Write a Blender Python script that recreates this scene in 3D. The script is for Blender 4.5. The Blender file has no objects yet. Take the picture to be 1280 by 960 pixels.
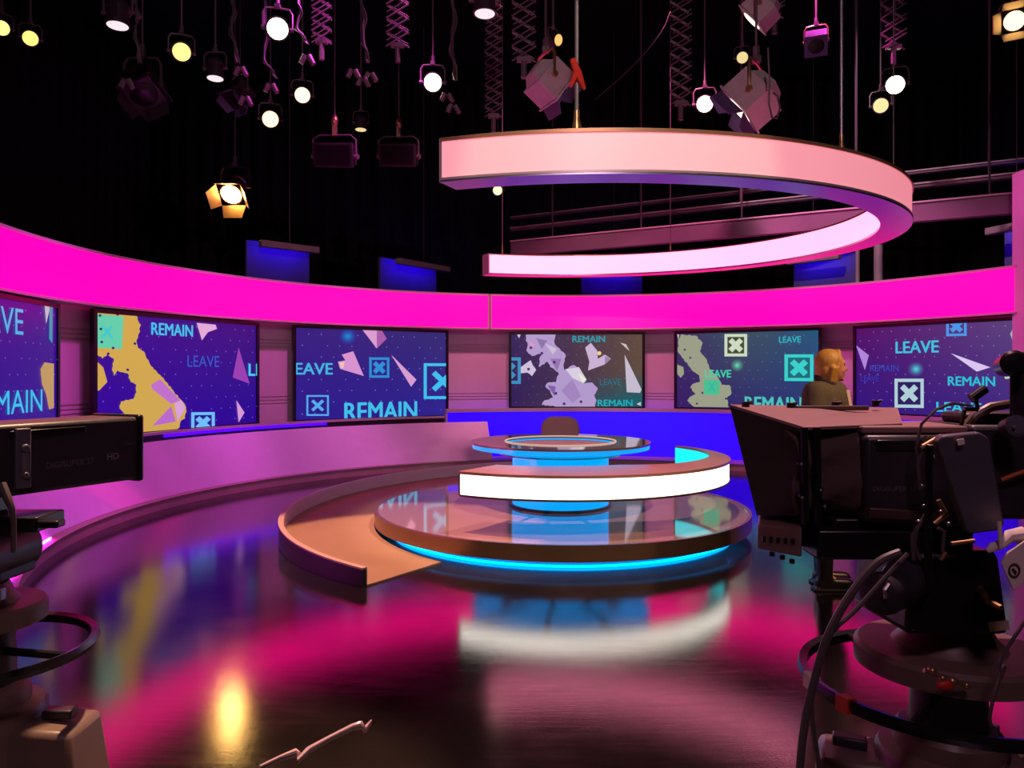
import bpy, math, random
import numpy as np
from mathutils import Vector, Matrix, Euler
random.seed(7)
C = bpy.context.scene.collection
PI = math.pi
F, YH, H = 960.0, 466.0, 1.52          # focal length in pixels, horizon row, eye height

# ------------------------------------------------------------------ helpers
def lin(c):
    return tuple((x/255/12.92 if x/255 <= .04045 else ((x/255+.055)/1.055)**2.4) for x in c)
def P(x, y, Y):
    return Vector(((x-640)/F*Y, Y, H-(y-YH)/F*Y))
def hit(x, cx, cy, r, far=True):
    m = (x-640)/F
    a = 1+m*m; b = -2*(m*cx+cy); c = cx*cx+cy*cy-r*r
    d = b*b-4*a*c
    d = math.sqrt(d) if d > 0 else 0
    Y = (-b+(d if far else -d))/(2*a)
    return Vector((m*Y, Y))
def ang(x, cx, cy, r, far=True):
    p = hit(x, cx, cy, r, far)
    return math.atan2(p.y-cy, p.x-cx)

class MB:
    def __init__(s):
        s.v = []; s.f = []; s.m = []; s.mat = 0; s.X = None
    def add(s, vs, fs):
        b = len(s.v)
        for p in vs:
            p = Vector(p)
            s.v.append(s.X @ p if s.X is not None else p)
        for f in fs:
            s.f.append(tuple(b+i for i in f)); s.m.append(s.mat)
        return s
    def box(s, c, d, rot=None):
        c = Vector(c); R = Euler(rot).to_matrix() if rot else Matrix.Identity(3)
        vs = [c + R @ Vector((sx*d[0]/2, sy*d[1]/2, sz*d[2]/2)) for sx in (-1, 1) for sy in (-1, 1) for sz in (-1, 1)]
        return s.add(vs, [(0,1,3,2),(4,6,7,5),(0,4,5,1),(2,3,7,6),(0,2,6,4),(1,5,7,3)])
    def hexa(s, a, b):
        """a, b: two quads with matching corner order"""
        return s.add(list(a)+list(b), [(3,2,1,0),(4,5,6,7),(0,1,5,4),(1,2,6,5),(2,3,7,6),(3,0,4,7)])
    def ring(s, p0, p1, prof, n=20, cap=True):
        """prof: list of (t along p0->p1 in metres, radius)"""
        p0 = Vector(p0); ax = (Vector(p1)-p0).normalized()
        u = ax.orthogonal().normalized(); w = ax.cross(u)
        vs = []; fs = []
        for t, r in prof:
            for i in range(n):
                a = 2*PI*i/n
                vs.append(p0+ax*t+(u*math.cos(a)+w*math.sin(a))*r)
        for k in range(len(prof)-1):
            for i in range(n):
                j = (i+1) % n
                fs.append((k*n+i, k*n+j, (k+1)*n+j, (k+1)*n+i))
        if cap:
            fs.append(tuple(range(n-1, -1, -1))); fs.append(tuple((len(prof)-1)*n+i for i in range(n)))
        return s.add(vs, fs)
    def cyl(s, p0, p1, r0, r1=None, n=20):
        L = (Vector(p1)-Vector(p0)).length
        return s.ring(p0, p1, [(0, r0), (L, r0 if r1 is None else r1)], n)
    def tube(s, pts, r, n=8, closed=False):
        pts = [Vector(p) for p in pts]; N = len(pts); vs = []; fs = []
        pu = None
        for i, p in enumerate(pts):
            a = pts[(i-1) % N] if closed or i > 0 else p
            b = pts[(i+1) % N] if closed or i < N-1 else p
            t = (b-a).normalized()
            u = t.orthogonal().normalized() if pu is None else (pu-t*pu.dot(t)).normalized()
            pu = u; w = t.cross(u)
            rr = r[i] if isinstance(r, (list, tuple)) else r
            for k in range(n):
                q = 2*PI*k/n
                vs.append(p+(u*math.cos(q)+w*math.sin(q))*rr)
        for i in range(N if closed else N-1):
            for k in range(n):
                l = (k+1) % n; j = (i+1) % N
                fs.append((i*n+k, i*n+l, j*n+l, j*n+k))
        if not closed:
            fs.append(tuple(range(n-1, -1, -1))); fs.append(tuple((N-1)*n+k for k in range(n)))
        return s.add(vs, fs)
    def arc(s, cx, cy, prof, a0, a1, n, caps=True, closed=True):
        """sweep a closed (r, z) profile round (cx, cy); prof may be a function of the fraction 0..1"""
        full = abs(abs(a1-a0)-2*PI) < 1e-6
        st = n if full else n+1
        vs = []; fs = []
        for i in range(st):
            t = i/n; a = a0+(a1-a0)*t
            pr = prof(t) if callable(prof) else prof
            m = len(pr)
            for r, z in pr:
                vs.append((cx+r*math.cos(a), cy+r*math.sin(a), z))
        for i in range(n):
            j = (i+1) % st
            for k in range(m if closed else m-1):
                l = (k+1) % m
                fs.append((i*m+k, i*m+l, j*m+l, j*m+k))
        if not full and caps and closed:
            fs.append(tuple(range(m-1, -1, -1))); fs.append(tuple(n*m+k for k in range(m)))
        return s.add(vs, fs)
    def sphere(s, c, r, n=16, m=10):
        c = Vector(c); r = Vector(r) if hasattr(r, '__len__') else Vector((r, r, r))
        vs = []; fs = []
        for i in range(m+1):
            th = PI*i/m
            for k in range(n):
                ph = 2*PI*k/n
                vs.append(c+Vector((r.x*math.sin(th)*math.cos(ph), r.y*math.sin(th)*math.sin(ph), r.z*math.cos(th))))
        for i in range(m):
            for k in range(n):
                l = (k+1) % n
                fs.append((i*n+k, (i+1)*n+k, (i+1)*n+l, i*n+l))
        return s.add(vs, fs)
    def extrude(s, poly, off):
        """poly: list of 3d points, off: vector"""
        off = Vector(off); n = len(poly); poly = [Vector(p) for p in poly]
        return s.add(poly+[p+off for p in poly], [tuple(range(n-1, -1, -1)), tuple(range(n, 2*n))]+[(i, (i+1) % n, n+(i+1) % n, n+i) for i in range(n)])
    def build(s, name, mats, parent=None, bevel=0, smooth=35, world=True):
        me = bpy.data.meshes.new(name)
        off = parent_world(parent) if (parent is not None and world) else Vector((0, 0, 0))
        me.from_pydata([tuple(v-off) for v in s.v], [], s.f)
        for m in (mats if isinstance(mats, (list, tuple)) else [mats]):
            me.materials.append(m)
        me.polygons.foreach_set('material_index', s.m)
        me.validate()
        import bmesh
        bm = bmesh.new(); bm.from_mesh(me)
        bmesh.ops.recalc_face_normals(bm, faces=bm.faces)
        bm.to_mesh(me); bm.free()
        if smooth:
            me.polygons.foreach_set('use_smooth', [True]*len(me.polygons))
            me.set_sharp_from_angle(angle=math.radians(smooth))
        o = bpy.data.objects.new(name, me); C.objects.link(o)
        if parent is not None:
            o.parent = parent
        if bevel:
            b = o.modifiers.new('bevel', 'BEVEL'); b.width = bevel; b.segments = 2; b.limit_method = 'ANGLE'; b.angle_limit = math.radians(40)
        return o

def parent_world(p):
    v = Vector((0, 0, 0))
    while p is not None:
        v = v+p.location; p = p.parent
    return v
def tag(o, label, cat, group=None, kind=None):
    o['label'] = label; o['category'] = cat
    if group: o['group'] = group
    if kind: o['kind'] = kind
    return o
def thing(name, label, cat, loc, group=None):
    o = bpy.data.objects.new(name, None); C.objects.link(o)
    o.location = loc; o.empty_display_size = .1
    return tag(o, label, cat, group)
def struct(o):
    o['kind'] = 'structure'; return o

# ------------------------------------------------------------------ materials
def mat(name, col, rough=.5, metal=0, spec=.5, ior=1.5, coat=0, noise=0, nscale=8, bump=0, trans=0):
    m = bpy.data.materials.new(name); m.use_nodes = True
    nt = m.node_tree; b = nt.nodes['Principled BSDF']
    c = lin(col)
    b.inputs['Base Color'].default_value = (*c, 1)
    b.inputs['Roughness'].default_value = rough
    b.inputs['Metallic'].default_value = metal
    b.inputs['Specular IOR Level'].default_value = spec
    b.inputs['IOR'].default_value = ior
    b.inputs['Coat Weight'].default_value = coat
    b.inputs['Coat Roughness'].default_value = .05
    if trans: b.inputs['Transmission Weight'].default_value = trans
    if noise or bump:
        tc = nt.nodes.new('ShaderNodeTexCoord')
        n = nt.nodes.new('ShaderNodeTexNoise'); n.inputs['Scale'].default_value = nscale; n.inputs['Detail'].default_value = 5
        nt.links.new(tc.outputs['Object'], n.inputs['Vector'])
        if noise:
            mx = nt.nodes.new('ShaderNodeMix'); mx.data_type = 'RGBA'
            mx.inputs['A'].default_value = (*[v*(1-noise) for v in c], 1)
            mx.inputs['B'].default_value = (*[min(1, v*(1+noise)) for v in c], 1)
            nt.links.new(n.outputs['Fac'], mx.inputs['Factor']); nt.links.new(mx.outputs['Result'], b.inputs['Base Color'])
            mr = nt.nodes.new('ShaderNodeMapRange'); mr.inputs['To Min'].default_value = rough*.8; mr.inputs['To Max'].default_value = min(1, rough*1.2)
            nt.links.new(n.outputs['Fac'], mr.inputs['Value']); nt.links.new(mr.outputs['Result'], b.inputs['Roughness'])
        if bump:
            bp = nt.nodes.new('ShaderNodeBump'); bp.inputs['Strength'].default_value = bump; bp.inputs['Distance'].default_value = .01
            nt.links.new(n.outputs['Fac'], bp.inputs['Height']); nt.links.new(bp.outputs['Normal'], b.inputs['Normal'])
    return m
def glow(name, col, strength=1.0, base=(20, 20, 20), rough=.35, linear=None):
    """a backlit diffuser: an even emission under a plain plastic surface"""
    m = bpy.data.materials.new(name); m.use_nodes = True
    b = m.node_tree.nodes['Principled BSDF']
    b.inputs['Base Color'].default_value = (*lin(base), 1)
    b.inputs['Roughness'].default_value = rough
    b.inputs['Emission Color'].default_value = (*(linear or lin(col)), 1)
    b.inputs['Emission Strength'].default_value = strength
    return m

def floor_material():
    m = bpy.data.materials.new('studio_floor'); m.use_nodes = True
    nt = m.node_tree; b = nt.nodes['Principled BSDF']; L = nt.links.new
    tc = nt.nodes.new('ShaderNodeTexCoord')
    n1 = nt.nodes.new('ShaderNodeTexNoise'); n1.inputs['Scale'].default_value = 1.3; n1.inputs['Detail'].default_value = 8; n1.inputs['Roughness'].default_value = .65
    mp = nt.nodes.new('ShaderNodeMapping'); mp.inputs['Rotation'].default_value = (0, 0, .45); mp.inputs['Scale'].default_value = (1.2, 14, 1)
    n2 = nt.nodes.new('ShaderNodeTexNoise'); n2.inputs['Scale'].default_value = 2.2; n2.inputs['Detail'].default_value = 9; n2.inputs['Roughness'].default_value = .7
    n3 = nt.nodes.new('ShaderNodeTexNoise'); n3.inputs['Scale'].default_value = 140; n3.inputs['Detail'].default_value = 3
    L(tc.outputs['Object'], n1.inputs['Vector']); L(tc.outputs['Object'], mp.inputs['Vector']); L(mp.outputs['Vector'], n2.inputs['Vector']); L(tc.outputs['Object'], n3.inputs['Vector'])
    cr = nt.nodes.new('ShaderNodeMix'); cr.data_type = 'RGBA'
    cr.inputs['A'].default_value = (.003, .0025, .003, 1); cr.inputs['B'].default_value = (.020, .015, .013, 1)
    L(n1.outputs['Fac'], cr.inputs['Factor']); L(cr.outputs['Result'], b.inputs['Base Color'])
    ad = nt.nodes.new('ShaderNodeMath'); ad.operation = 'ADD'
    L(n1.outputs['Fac'], ad.inputs[0]); L(n2.outputs['Fac'], ad.inputs[1])
    mr = nt.nodes.new('ShaderNodeMapRange'); mr.inputs['From Min'].default_value = .6; mr.inputs['From Max'].default_value = 1.4
    mr.inputs['To Min'].default_value = .06; mr.inputs['To Max'].default_value = .17
    L(ad.outputs[0], mr.inputs['Value']); L(mr.outputs['Result'], b.inputs['Roughness'])
    b.inputs['IOR'].default_value = 2.6
    bp = nt.nodes.new('ShaderNodeBump'); bp.inputs['Strength'].default_value = .05; bp.inputs['Distance'].default_value = .004
    a2 = nt.nodes.new('ShaderNodeMath'); a2.operation = 'MULTIPLY_ADD'; a2.inputs[1].default_value = .9
    L(n3.outputs['Fac'], a2.inputs[0]); L(n2.outputs['Fac'], a2.inputs[2]); L(a2.outputs[0], bp.inputs['Height']); L(bp.outputs['Normal'], b.inputs['Normal'])
    return m

M_floor = floor_material()
M_black = mat('matt_black_paint', (16, 13, 16), .85, noise=.3, nscale=3)
M_drape = mat('black_serge_drape', (30, 21, 28), .95, noise=.35, nscale=5)
M_wall = mat('mauve_grey_wall', (215, 190, 200), .45, noise=.06, nscale=4)
M_trim = mat('pale_satin_trim', (205, 180, 190), .35, metal=.25)
M_step = mat('dark_bronze_step', (165, 138, 132), .4, noise=.15, nscale=6)
M_slant = mat('grey_lilac_gloss_panel', (215, 195, 222), .25, coat=.6, noise=.05)
M_rim = mat('brushed_bronze_rim', (160, 130, 110), .3, metal=.85)
M_disc = mat('rose_brown_gloss_top', (170, 132, 128), .06, ior=1.8, coat=.5, noise=.08, nscale=3)
M_desk = mat('rose_brown_desk_top', (150, 112, 105), .3, noise=.1, nscale=5)
M_ramp = mat('tan_vinyl_ramp', (172, 138, 118), .5, noise=.12, nscale=5, bump=.05)
M_kerb = mat('dark_kerb_side', (44, 36, 40), .4, noise=.15)
M_kerbtop = mat('pale_kerb_edge', (215, 185, 180), .35)
M_dark = mat('dark_bronze_frame', (82, 62, 58), .4, metal=.3)
M_cambody = mat('black_camera_plastic', (46, 40, 50), .42, noise=.2, nscale=30)
M_camgloss = mat('black_satin_metal', (30, 27, 32), .3, metal=.2)
M_camgrey = mat('charcoal_panel', (84, 80, 96), .45, noise=.15, nscale=20)
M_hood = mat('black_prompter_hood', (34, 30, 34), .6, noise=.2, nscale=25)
M_hoodtop = mat('pink_lit_camera_top', (150, 112, 112), .5, noise=.12, nscale=14)  # black top faces; the pink overhead light is put into this paler colour
M_cloth = mat('black_shroud_cloth', (78, 60, 58), .9, noise=.25, nscale=25, bump=.3)
M_rubber = mat('black_rubber', (22, 20, 22), .55)
M_cable = mat('black_cable_jacket', (84, 72, 76), .45)
M_ped = mat('grey_pedestal_paint', (112, 92, 84), .4, noise=.15, nscale=12)
M_peddark = mat('dark_pedestal_paint', (46, 42, 48), .4, noise=.15, nscale=12)
M_lampbody = mat('grey_lamp_housing', (205, 185, 192), .5, metal=.1, noise=.15, nscale=15)
M_lampdark = mat('black_lamp_housing', (62, 48, 60), .45, metal=.3)
M_rigdark = mat('dull_rigging_steel', (112, 90, 102), .45, metal=.3)
M_brass = mat('warm_metal_fitting', (190, 150, 110), .35, metal=.8)
M_barn = mat('purple_lit_barn_door_metal', (92, 70, 120), .5)
M_white = mat('white_paper', (232, 214, 208), .7)
M_red = mat('red_tape', (200, 40, 30), .5)
M_orange = mat('orange_cable', (190, 90, 30), .5)
M_print = mat('grey_print', (105, 96, 104), .5)
M_sticker = mat('beige_sticker', (190, 160, 140), .6)
M_knob = mat('silver_fitting', (170, 160, 170), .3, metal=.7)
E_band = glow('magenta_backlit_band', 0, 1.0, linear=(2.5, 0.0, .52), base=(70, 12, 40), rough=.3)
E_blue = glow('blue_backlit_panel', 0, 1.0, linear=(.035, 0.0, 1.25), base=(20, 15, 80), rough=.25)
E_white = glow('white_backlit_desk_front', 0, 1.0, linear=(2.2, 2.12, 1.9), base=(230, 230, 230))
E_cyan = glow('cyan_backlit_column', 0, 1.0, linear=(0.0, .38, 1.15), base=(10, 40, 70), rough=.2)
E_teal = glow('cyan_desk_lining', 0, 1.0, linear=(0.0, 1.0, 1.1), base=(10, 60, 70))
E_led = glow('blue_led_strip', 0, 5.5, linear=(0.0, .29, 1.0))
E_mled = glow('magenta_led_strip', 0, 60.0, linear=(1.0, .02, .85))
E_bled = glow('deep_blue_led_strip', 0, 26.0, linear=(.02, .0, 1.0))
E_ring_out = glow('pink_diffuser_outer', 0, 1.0, linear=(.80, .24, .30), base=(235, 220, 215), rough=.4)
E_ring_in = glow('pink_diffuser_inner', 0, 1.0, linear=(2.8, .60, 1.0), base=(235, 220, 225), rough=.4)
E_halo = glow('warm_ring_light', 0, .62, linear=(1.0, .66, .50))
M_under = mat('satin_metal_underside', (200, 190, 215), .3, metal=.9)
M_glass = mat('tinted_table_glass', (104, 84, 86), .05, ior=1.7, coat=.6)

# ------------------------------------------------------------------ camera
cam = bpy.data.cameras.new('camera'); co = bpy.data.objects.new('camera', cam); C.objects.link(co)
co.location = (0, 0, H); co.rotation_euler = (PI/2, 0, 0)
cam.sensor_width = 36; cam.lens = F/1280*36; cam.shift_y = -14/1280; cam.clip_start = .05
bpy.context.scene.camera = co

# ------------------------------------------------------------------ room shell
RX0, RX1, RY0, RY1, RZ = -9.0, 11.0, -2.5, 19.0, 8.6
struct(MB().box(((RX0+RX1)/2, (RY0+RY1)/2, -.05), (RX1-RX0, RY1-RY0, .1)).build('floor', M_floor))
struct(MB().box(((RX0+RX1)/2, (RY0+RY1)/2, RZ+.1), (RX1-RX0, RY1-RY0, .2)).build('ceiling', M_black))
struct(MB().box(((RX0+RX1)/2, RY1+.1, RZ/2), (RX1-RX0, .2, RZ)).build('wall_back', M_black))
struct(MB().box(((RX0+RX1)/2, RY0-.1, RZ/2), (RX1-RX0, .2, RZ)).build('wall_front', M_black))
struct(MB().box((RX0-.1, (RY0+RY1)/2, RZ/2), (.2, RY1-RY0, RZ)).build('wall_left', M_black))
struct(MB().box((RX1+.1, (RY0+RY1)/2, RZ/2), (.2, RY1-RY0, RZ)).build('wall_right', M_black))

def drape(label, p0, p1, z0, z1):
    p0 = Vector((*p0, 0)); p1 = Vector((*p1, 0)); L = (p1-p0).length; n = int(L/.07)
    d = (p1-p0)/L; nn = Vector((-d.y, d.x, 0)); vs = []; fs = []
    for i in range(n+1):
        t = i/n*L
        q = p0+d*t+nn*(.07*math.sin(t*2*PI/.42)+.03*math.sin(t*2*PI/.17+1))
        vs += [(q.x, q.y, z0), (q.x, q.y, z1)]
    for i in range(n): fs.append((2*i, 2*i+2, 2*i+3, 2*i+1))
    o = MB().add(vs, fs).build('curtain_drape', M_drape)
    s = o.modifiers.new('thick', 'SOLIDIFY'); s.thickness = .01
    tag(o, label, 'curtain')
drape('black studio drape hanging across the far end behind the set', (-8.5, 18.4), (10.5, 18.4), .02, 8.5)
drape('black studio drape hanging along the side beyond the long magenta band', (-8.5, .5), (-8.5, 18), .02, 8.5)
drape('black studio drape hanging beyond the steel rails', (10.5, 4), (10.5, 18), .02, 8.5)

# ------------------------------------------------------------------ curved set
WX, WY, WR = .97, 7.59, 5.59
ZT, ZB = 2.855, 2.254
A_END = ang(1275, WX, WY, WR)
A_JOIN = ang(612, WX, WY, WR)
A_LEFT = math.radians(212)
RW = 5.88
def wall_prof():
    pr = [(RW, 0)]
    for zc in (1.06, 1.11, 1.16, 1.90, 1.95, 2.0):
        pr += [(RW, zc-.012), (RW+.02, zc-.006), (RW+.02, zc+.006), (RW, zc+.012)]
    pr += [(RW, ZT-.02), (RW+.1, ZT-.02), (RW+.1, 0)]
    return pr
struct(MB().arc(WX, WY, wall_prof(), A_END-.02, A_LEFT, 110).build('wall_curved', M_wall))

def band(label, a0, a1, n):
    mid = (a0+a1)/2
    t = thing('light_band', label, 'light', (WX+WR*math.cos(mid), WY+WR*math.sin(mid), ZB), 'magenta light bands above the screens')
    MB().arc(WX, WY, [(WR, ZB+.025), (WR, ZT-.03), (WR+.03, ZT-.03), (WR+.03, ZB+.025)], a0, a1, n).build('diffuser', E_band, t)
    for z0, z1, nm in ((ZT-.03, ZT, 'top_rail'), (ZB, ZB+.025, 'bottom_rail')):
        MB().arc(WX, WY, [(WR-.02, z0), (WR-.02, z1), (WR+.27, z1), (WR+.27, z0)], a0, a1, n).build(nm, M_trim, t)
    for a in (a0, a1):
        w = .0022
        MB().arc(WX, WY, [(WR-.015, ZB), (WR-.015, ZT), (WR+.1, ZT), (WR+.1, ZB)], a-w, a+w, 1).build('end_cap', M_trim, t)
band('long magenta light band curving above the three blue screens to the frame edge', A_JOIN+.003, A_LEFT, 80)
band('magenta light band curving above the three screens behind the person, ending at the set edge', A_END, A_JOIN-.003, 70)

A_PIL = ang(1268, WX, WY, 5.5)
# step the set stands on
MB().arc(WX, WY, [(4.94, 0), (4.94, .1), (4.92, .112), (5.865, .112), (5.865, 0)], A_PIL-.09, A_LEFT, 130).build('curved_step', M_step)
tag(bpy.data.objects['curved_step'], 'low dark curved step running along the foot of the set wall', 'step')

# blue backlit low wall (behind the desk) and slanted lilac front
A_BLUE1 = ang(559, WX, WY, 5.48); A_SL = ang(612, WX, WY, 5.25)
t = thing('backlit_counter', 'tall blue backlit counter front behind the round desk', 'counter', (WX, WY+5.48, .112))
MB().arc(WX, WY, [(5.48, .114), (5.48, .865), (5.54, .865), (5.54, .114)], A_PIL, A_BLUE1, 90).build('light_panel', E_blue, t)
MB().arc(WX, WY, [(5.45, .865), (5.45, .92), (5.565, .92), (5.565, .865)], A_PIL, A_BLUE1+.004, 90).build('counter_ledge', M_trim, t)
MB().arc(WX, WY, [(5.465, .114), (5.465, .865), (5.56, .865), (5.56, .114)], A_BLUE1, A_BLUE1+.006, 1).build('end_panel', M_trim, t)
A_L2 = math.radians(208)
t = thing('slanted_counter', 'glossy lilac slanted counter front below the three blue screens', 'counter', (WX-5.2, WY, .112))
MB().arc(WX, WY, [(5.03, .114), (5.42, .705), (5.46, .705), (5.46, .116)], A_SL, A_L2, 110).build('slanted_front', M_slant, t)
MB().arc(WX, WY, [(5.47, .775), (5.47, .808), (5.535, .808), (5.535, .775)], A_BLUE1+.008, A_L2, 90).build('counter_ledge', M_trim, t)
MB().arc(WX, WY, [(5.50, .66), (5.50, .775), (5.53, .775), (5.53, .66)], A_BLUE1+.008, A_L2, 90).build('ledge_backing', M_kerb, t)
MB().arc(WX, WY, [(5.485, .735), (5.485, .770), (5.495, .770), (5.495, .735)], ang(408, WX, WY, 5.49), ang(205, WX, WY, 5.49), 40).build('blue_strip', glow('dim_blue_strip', 0, 5.0, linear=(.03, .0, 1.0)), t)
MB().arc(WX, WY, [(4.985, .114), (4.985, .13), (5.0, .13), (5.0, .114)], ang(62, WX, WY, 5.0) % (2*PI), A_L2, 40).build('led_strip', E_mled, t)

# pillar closing the set
p = hit(1284, WX, WY, 5.5)
t = thing('end_pillar', 'tall narrow mauve pillar closing the set beside the last screen', 'pillar', (p.x, p.y, .114))
MB().box((p.x+.14, p.y+.1, 2.056), (.26, .4, 3.88)).build('pillar_shaft', M_wall, t, bevel=.01)
MB().box((p.x+.14, p.y+.1, .155), (.31, .46, .08)).build('pillar_foot', M_step, t, bevel=.01)

# ------------------------------------------------------------------ video screens
def attr_mat():
    m = bpy.data.materials.new('video_picture'); m.use_nodes = True
    nt = m.node_tree; b = nt.nodes['Principled BSDF']
    a = nt.nodes.new('ShaderNodeVertexColor'); a.layer_name = 'picture'
    b.inputs['Base Color'].default_value = (.004, .004, .006, 1); b.inputs['Roughness'].default_value = .35
    nt.links.new(a.outputs['Color'], b.inputs['Emission Color']); b.inputs['Emission Strength'].default_value = 1.0
    return m
M_video = attr_mat()
_txt = {}
def text_mesh(s, thick=.012):
    """glyph triangles of a word, scaled to the unit square"""
    if (s, thick) in _txt: return _txt[(s, thick)]
    cu = bpy.data.curves.new('glyphs', 'FONT'); cu.body = s; cu.offset = thick; cu.resolution_u = 3
    o = bpy.data.objects.new('glyphs', cu); C.objects.link(o)
    dg = bpy.context.evaluated_depsgraph_get(); dg.update()
    me = bpy.data.meshes.new_from_object(o.evaluated_get(dg))
    V = [v.co.copy() for v in me.vertices]; Fc = [tuple(p.vertices) for p in me.polygons]
    bpy.data.objects.remove(o); bpy.data.curves.remove(cu); bpy.data.meshes.remove(me)
    x0 = min(v.x for v in V); x1 = max(v.x for v in V); y0 = min(v.y for v in V); y1 = max(v.y for v in V)
    V = [((v.x-x0)/(x1-x0), (v.y-y0)/(y1-y0)) for v in V]
    _txt[(s, thick)] = (V, Fc, (x1-x0)/(y1-y0))
    return _txt[(s, thick)]

def homog(q):
    A = []; B = []
    for (x, y), (u, v) in zip(q, ((0, 1), (1, 1), (1, 0), (0, 0))):
        A += [[x, y, 1, 0, 0, 0, -u*x, -u*y], [0, 0, 0, x, y, 1, -v*x, -v*y]]; B += [u, v]
    h = np.linalg.solve(np.array(A, float), np.array(B, float))
    def f(x, y):
        w = h[6]*x+h[7]*y+1
        return ((h[0]*x+h[1]*y+h[2])/w, (h[3]*x+h[4]*y+h[5])/w)
    return f

class Picture:
    """coloured flat shapes in the u, v of a screen, cropped to it"""
    def __init__(s, quad, bg):
        s.h = homog(quad); s.items = []; s.bg = bg
    def poly(s, pts, col):
        if len(pts) > 20:                       # coastlines: break long edges into a ragged line
            rg = random.Random(len(pts)); out = []
            for i in range(len(pts)):
                (x0, y0), (x1, y1) = pts[i], pts[(i+1) % len(pts)]
                L = math.hypot(x1-x0, y1-y0); n = max(1, int(L/14)) if L < 170 else 1
                for k in range(n):
                    u = k/n; j = rg.uniform(-5, 5) if k else 0
                    out.append((x0+(x1-x0)*u-(y1-y0)/L*j, y0+(y1-y0)*u+(x1-x0)/L*j))
            pts = out
        s.items.append(([s.h(*p) for p in pts], None, col))
    def tri(s, V, Fc, col): s.items.append((V, Fc, col))
    def text(s, w, x0, y0, x1, y1, col, thick=.012):
        ym = (y0+y1)/2; xm = (x0+x1)/2
        u0 = s.h(x0, ym)[0]; u1 = s.h(x1, ym)[0]; vt = s.h(xm, y0)[1]; vb = s.h(xm, y1)[1]
        V, Fc, _ = text_mesh(w, 0)
        e = (vt-vb)*.018 if thick else 0
        for k in ((-e, 0), (e, 0), (0, e), (0, -e)) if thick else ((0, 0),):
            s.tri([(u0+(u1-u0)*a+k[0], vb+(vt-vb)*b+k[1]) for a, b in V], Fc, col)
    def dot(s, x, y, r, col, n=14):
        s.poly([(x+r*math.cos(2*PI*i/n), y+r*math.sin(2*PI*i/n)) for i in range(n)], col)
    def halo(s, x, y, r, col, bg):
        for k in range(7):
            f = (k+1)/7
            s.dot(x, y, r*(1-k/7.5), tuple(bg[i]+(col[i]-bg[i])*f**1.4 for i in range(3)), 18)
    def xbox(s, x0, y0, x1, y1, col, lw=.10, fill=None):
        w = (x1-x0)*lw; g = (y1-y0)*lw
        if fill: s.poly([(x0, y0), (x1, y0), (x1, y1), (x0, y1)], fill)
        s.poly([(x0, y0), (x1, y0), (x1, y0+g), (x0, y0+g)], col)
        s.poly([(x0, y1-g), (x1, y1-g), (x1, y1), (x0, y1)], col)
        s.poly([(x0, y0+g), (x0+w, y0+g), (x0+w, y1-g), (x0, y1-g)], col)
        s.poly([(x1-w, y0+g), (x1, y0+g), (x1, y1-g), (x1-w, y1-g)], col)
        cx, cy = (x0+x1)/2, (y0+y1)/2; rx, ry = (x1-x0)*.24, (y1-y0)*.24; tx, ty = w*.62, g*.62
        s.poly([(cx-rx-tx, cy-ry+ty), (cx-rx+tx, cy-ry-ty), (cx+rx+tx, cy+ry-ty), (cx+rx-tx, cy+ry+ty)], col)
        s.poly([(cx+rx-tx, cy-ry-ty), (cx+rx+tx, cy-ry+ty), (cx-rx+tx, cy+ry+ty), (cx-rx-tx, cy+ry-ty)], col)
    def dots(s, col0, nx=15, ny=9, r=.0042):
        col = tuple(min(255, c+30) for c in col0)
        for i in range(nx):
            for j in range(ny):
                if (i*7+j*5) % 4 == 1: continue
                u = (i+.5+.5*(j % 2))/nx; v = (j+.5)/ny
                s.items.append(([(u-r, v), (u, v-r*1.7), (u+r, v), (u, v+r*1.7)], None, col))

def clip(poly, ax, lim, keep_less):
    out = []
    for i in range(len(poly)):
        a, b = poly[i], poly[(i+1) % len(poly)]
        ia = (a[ax] <= lim) == keep_less or a[ax] == lim; ib = (b[ax] <= lim) == keep_less or b[ax] == lim
        if ia: out.append(a)
        if ia != ib:
            t = (lim-a[ax])/(b[ax]-a[ax]); out.append((a[0]+(b[0]-a[0])*t, a[1]+(b[1]-a[1])*t))
    return out

def earclip(pts):
    from mathutils.geometry import tessellate_polygon
    return [tuple(t) for t in tessellate_polygon([[Vector((x, y, 0)) for x, y in pts]])]

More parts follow.
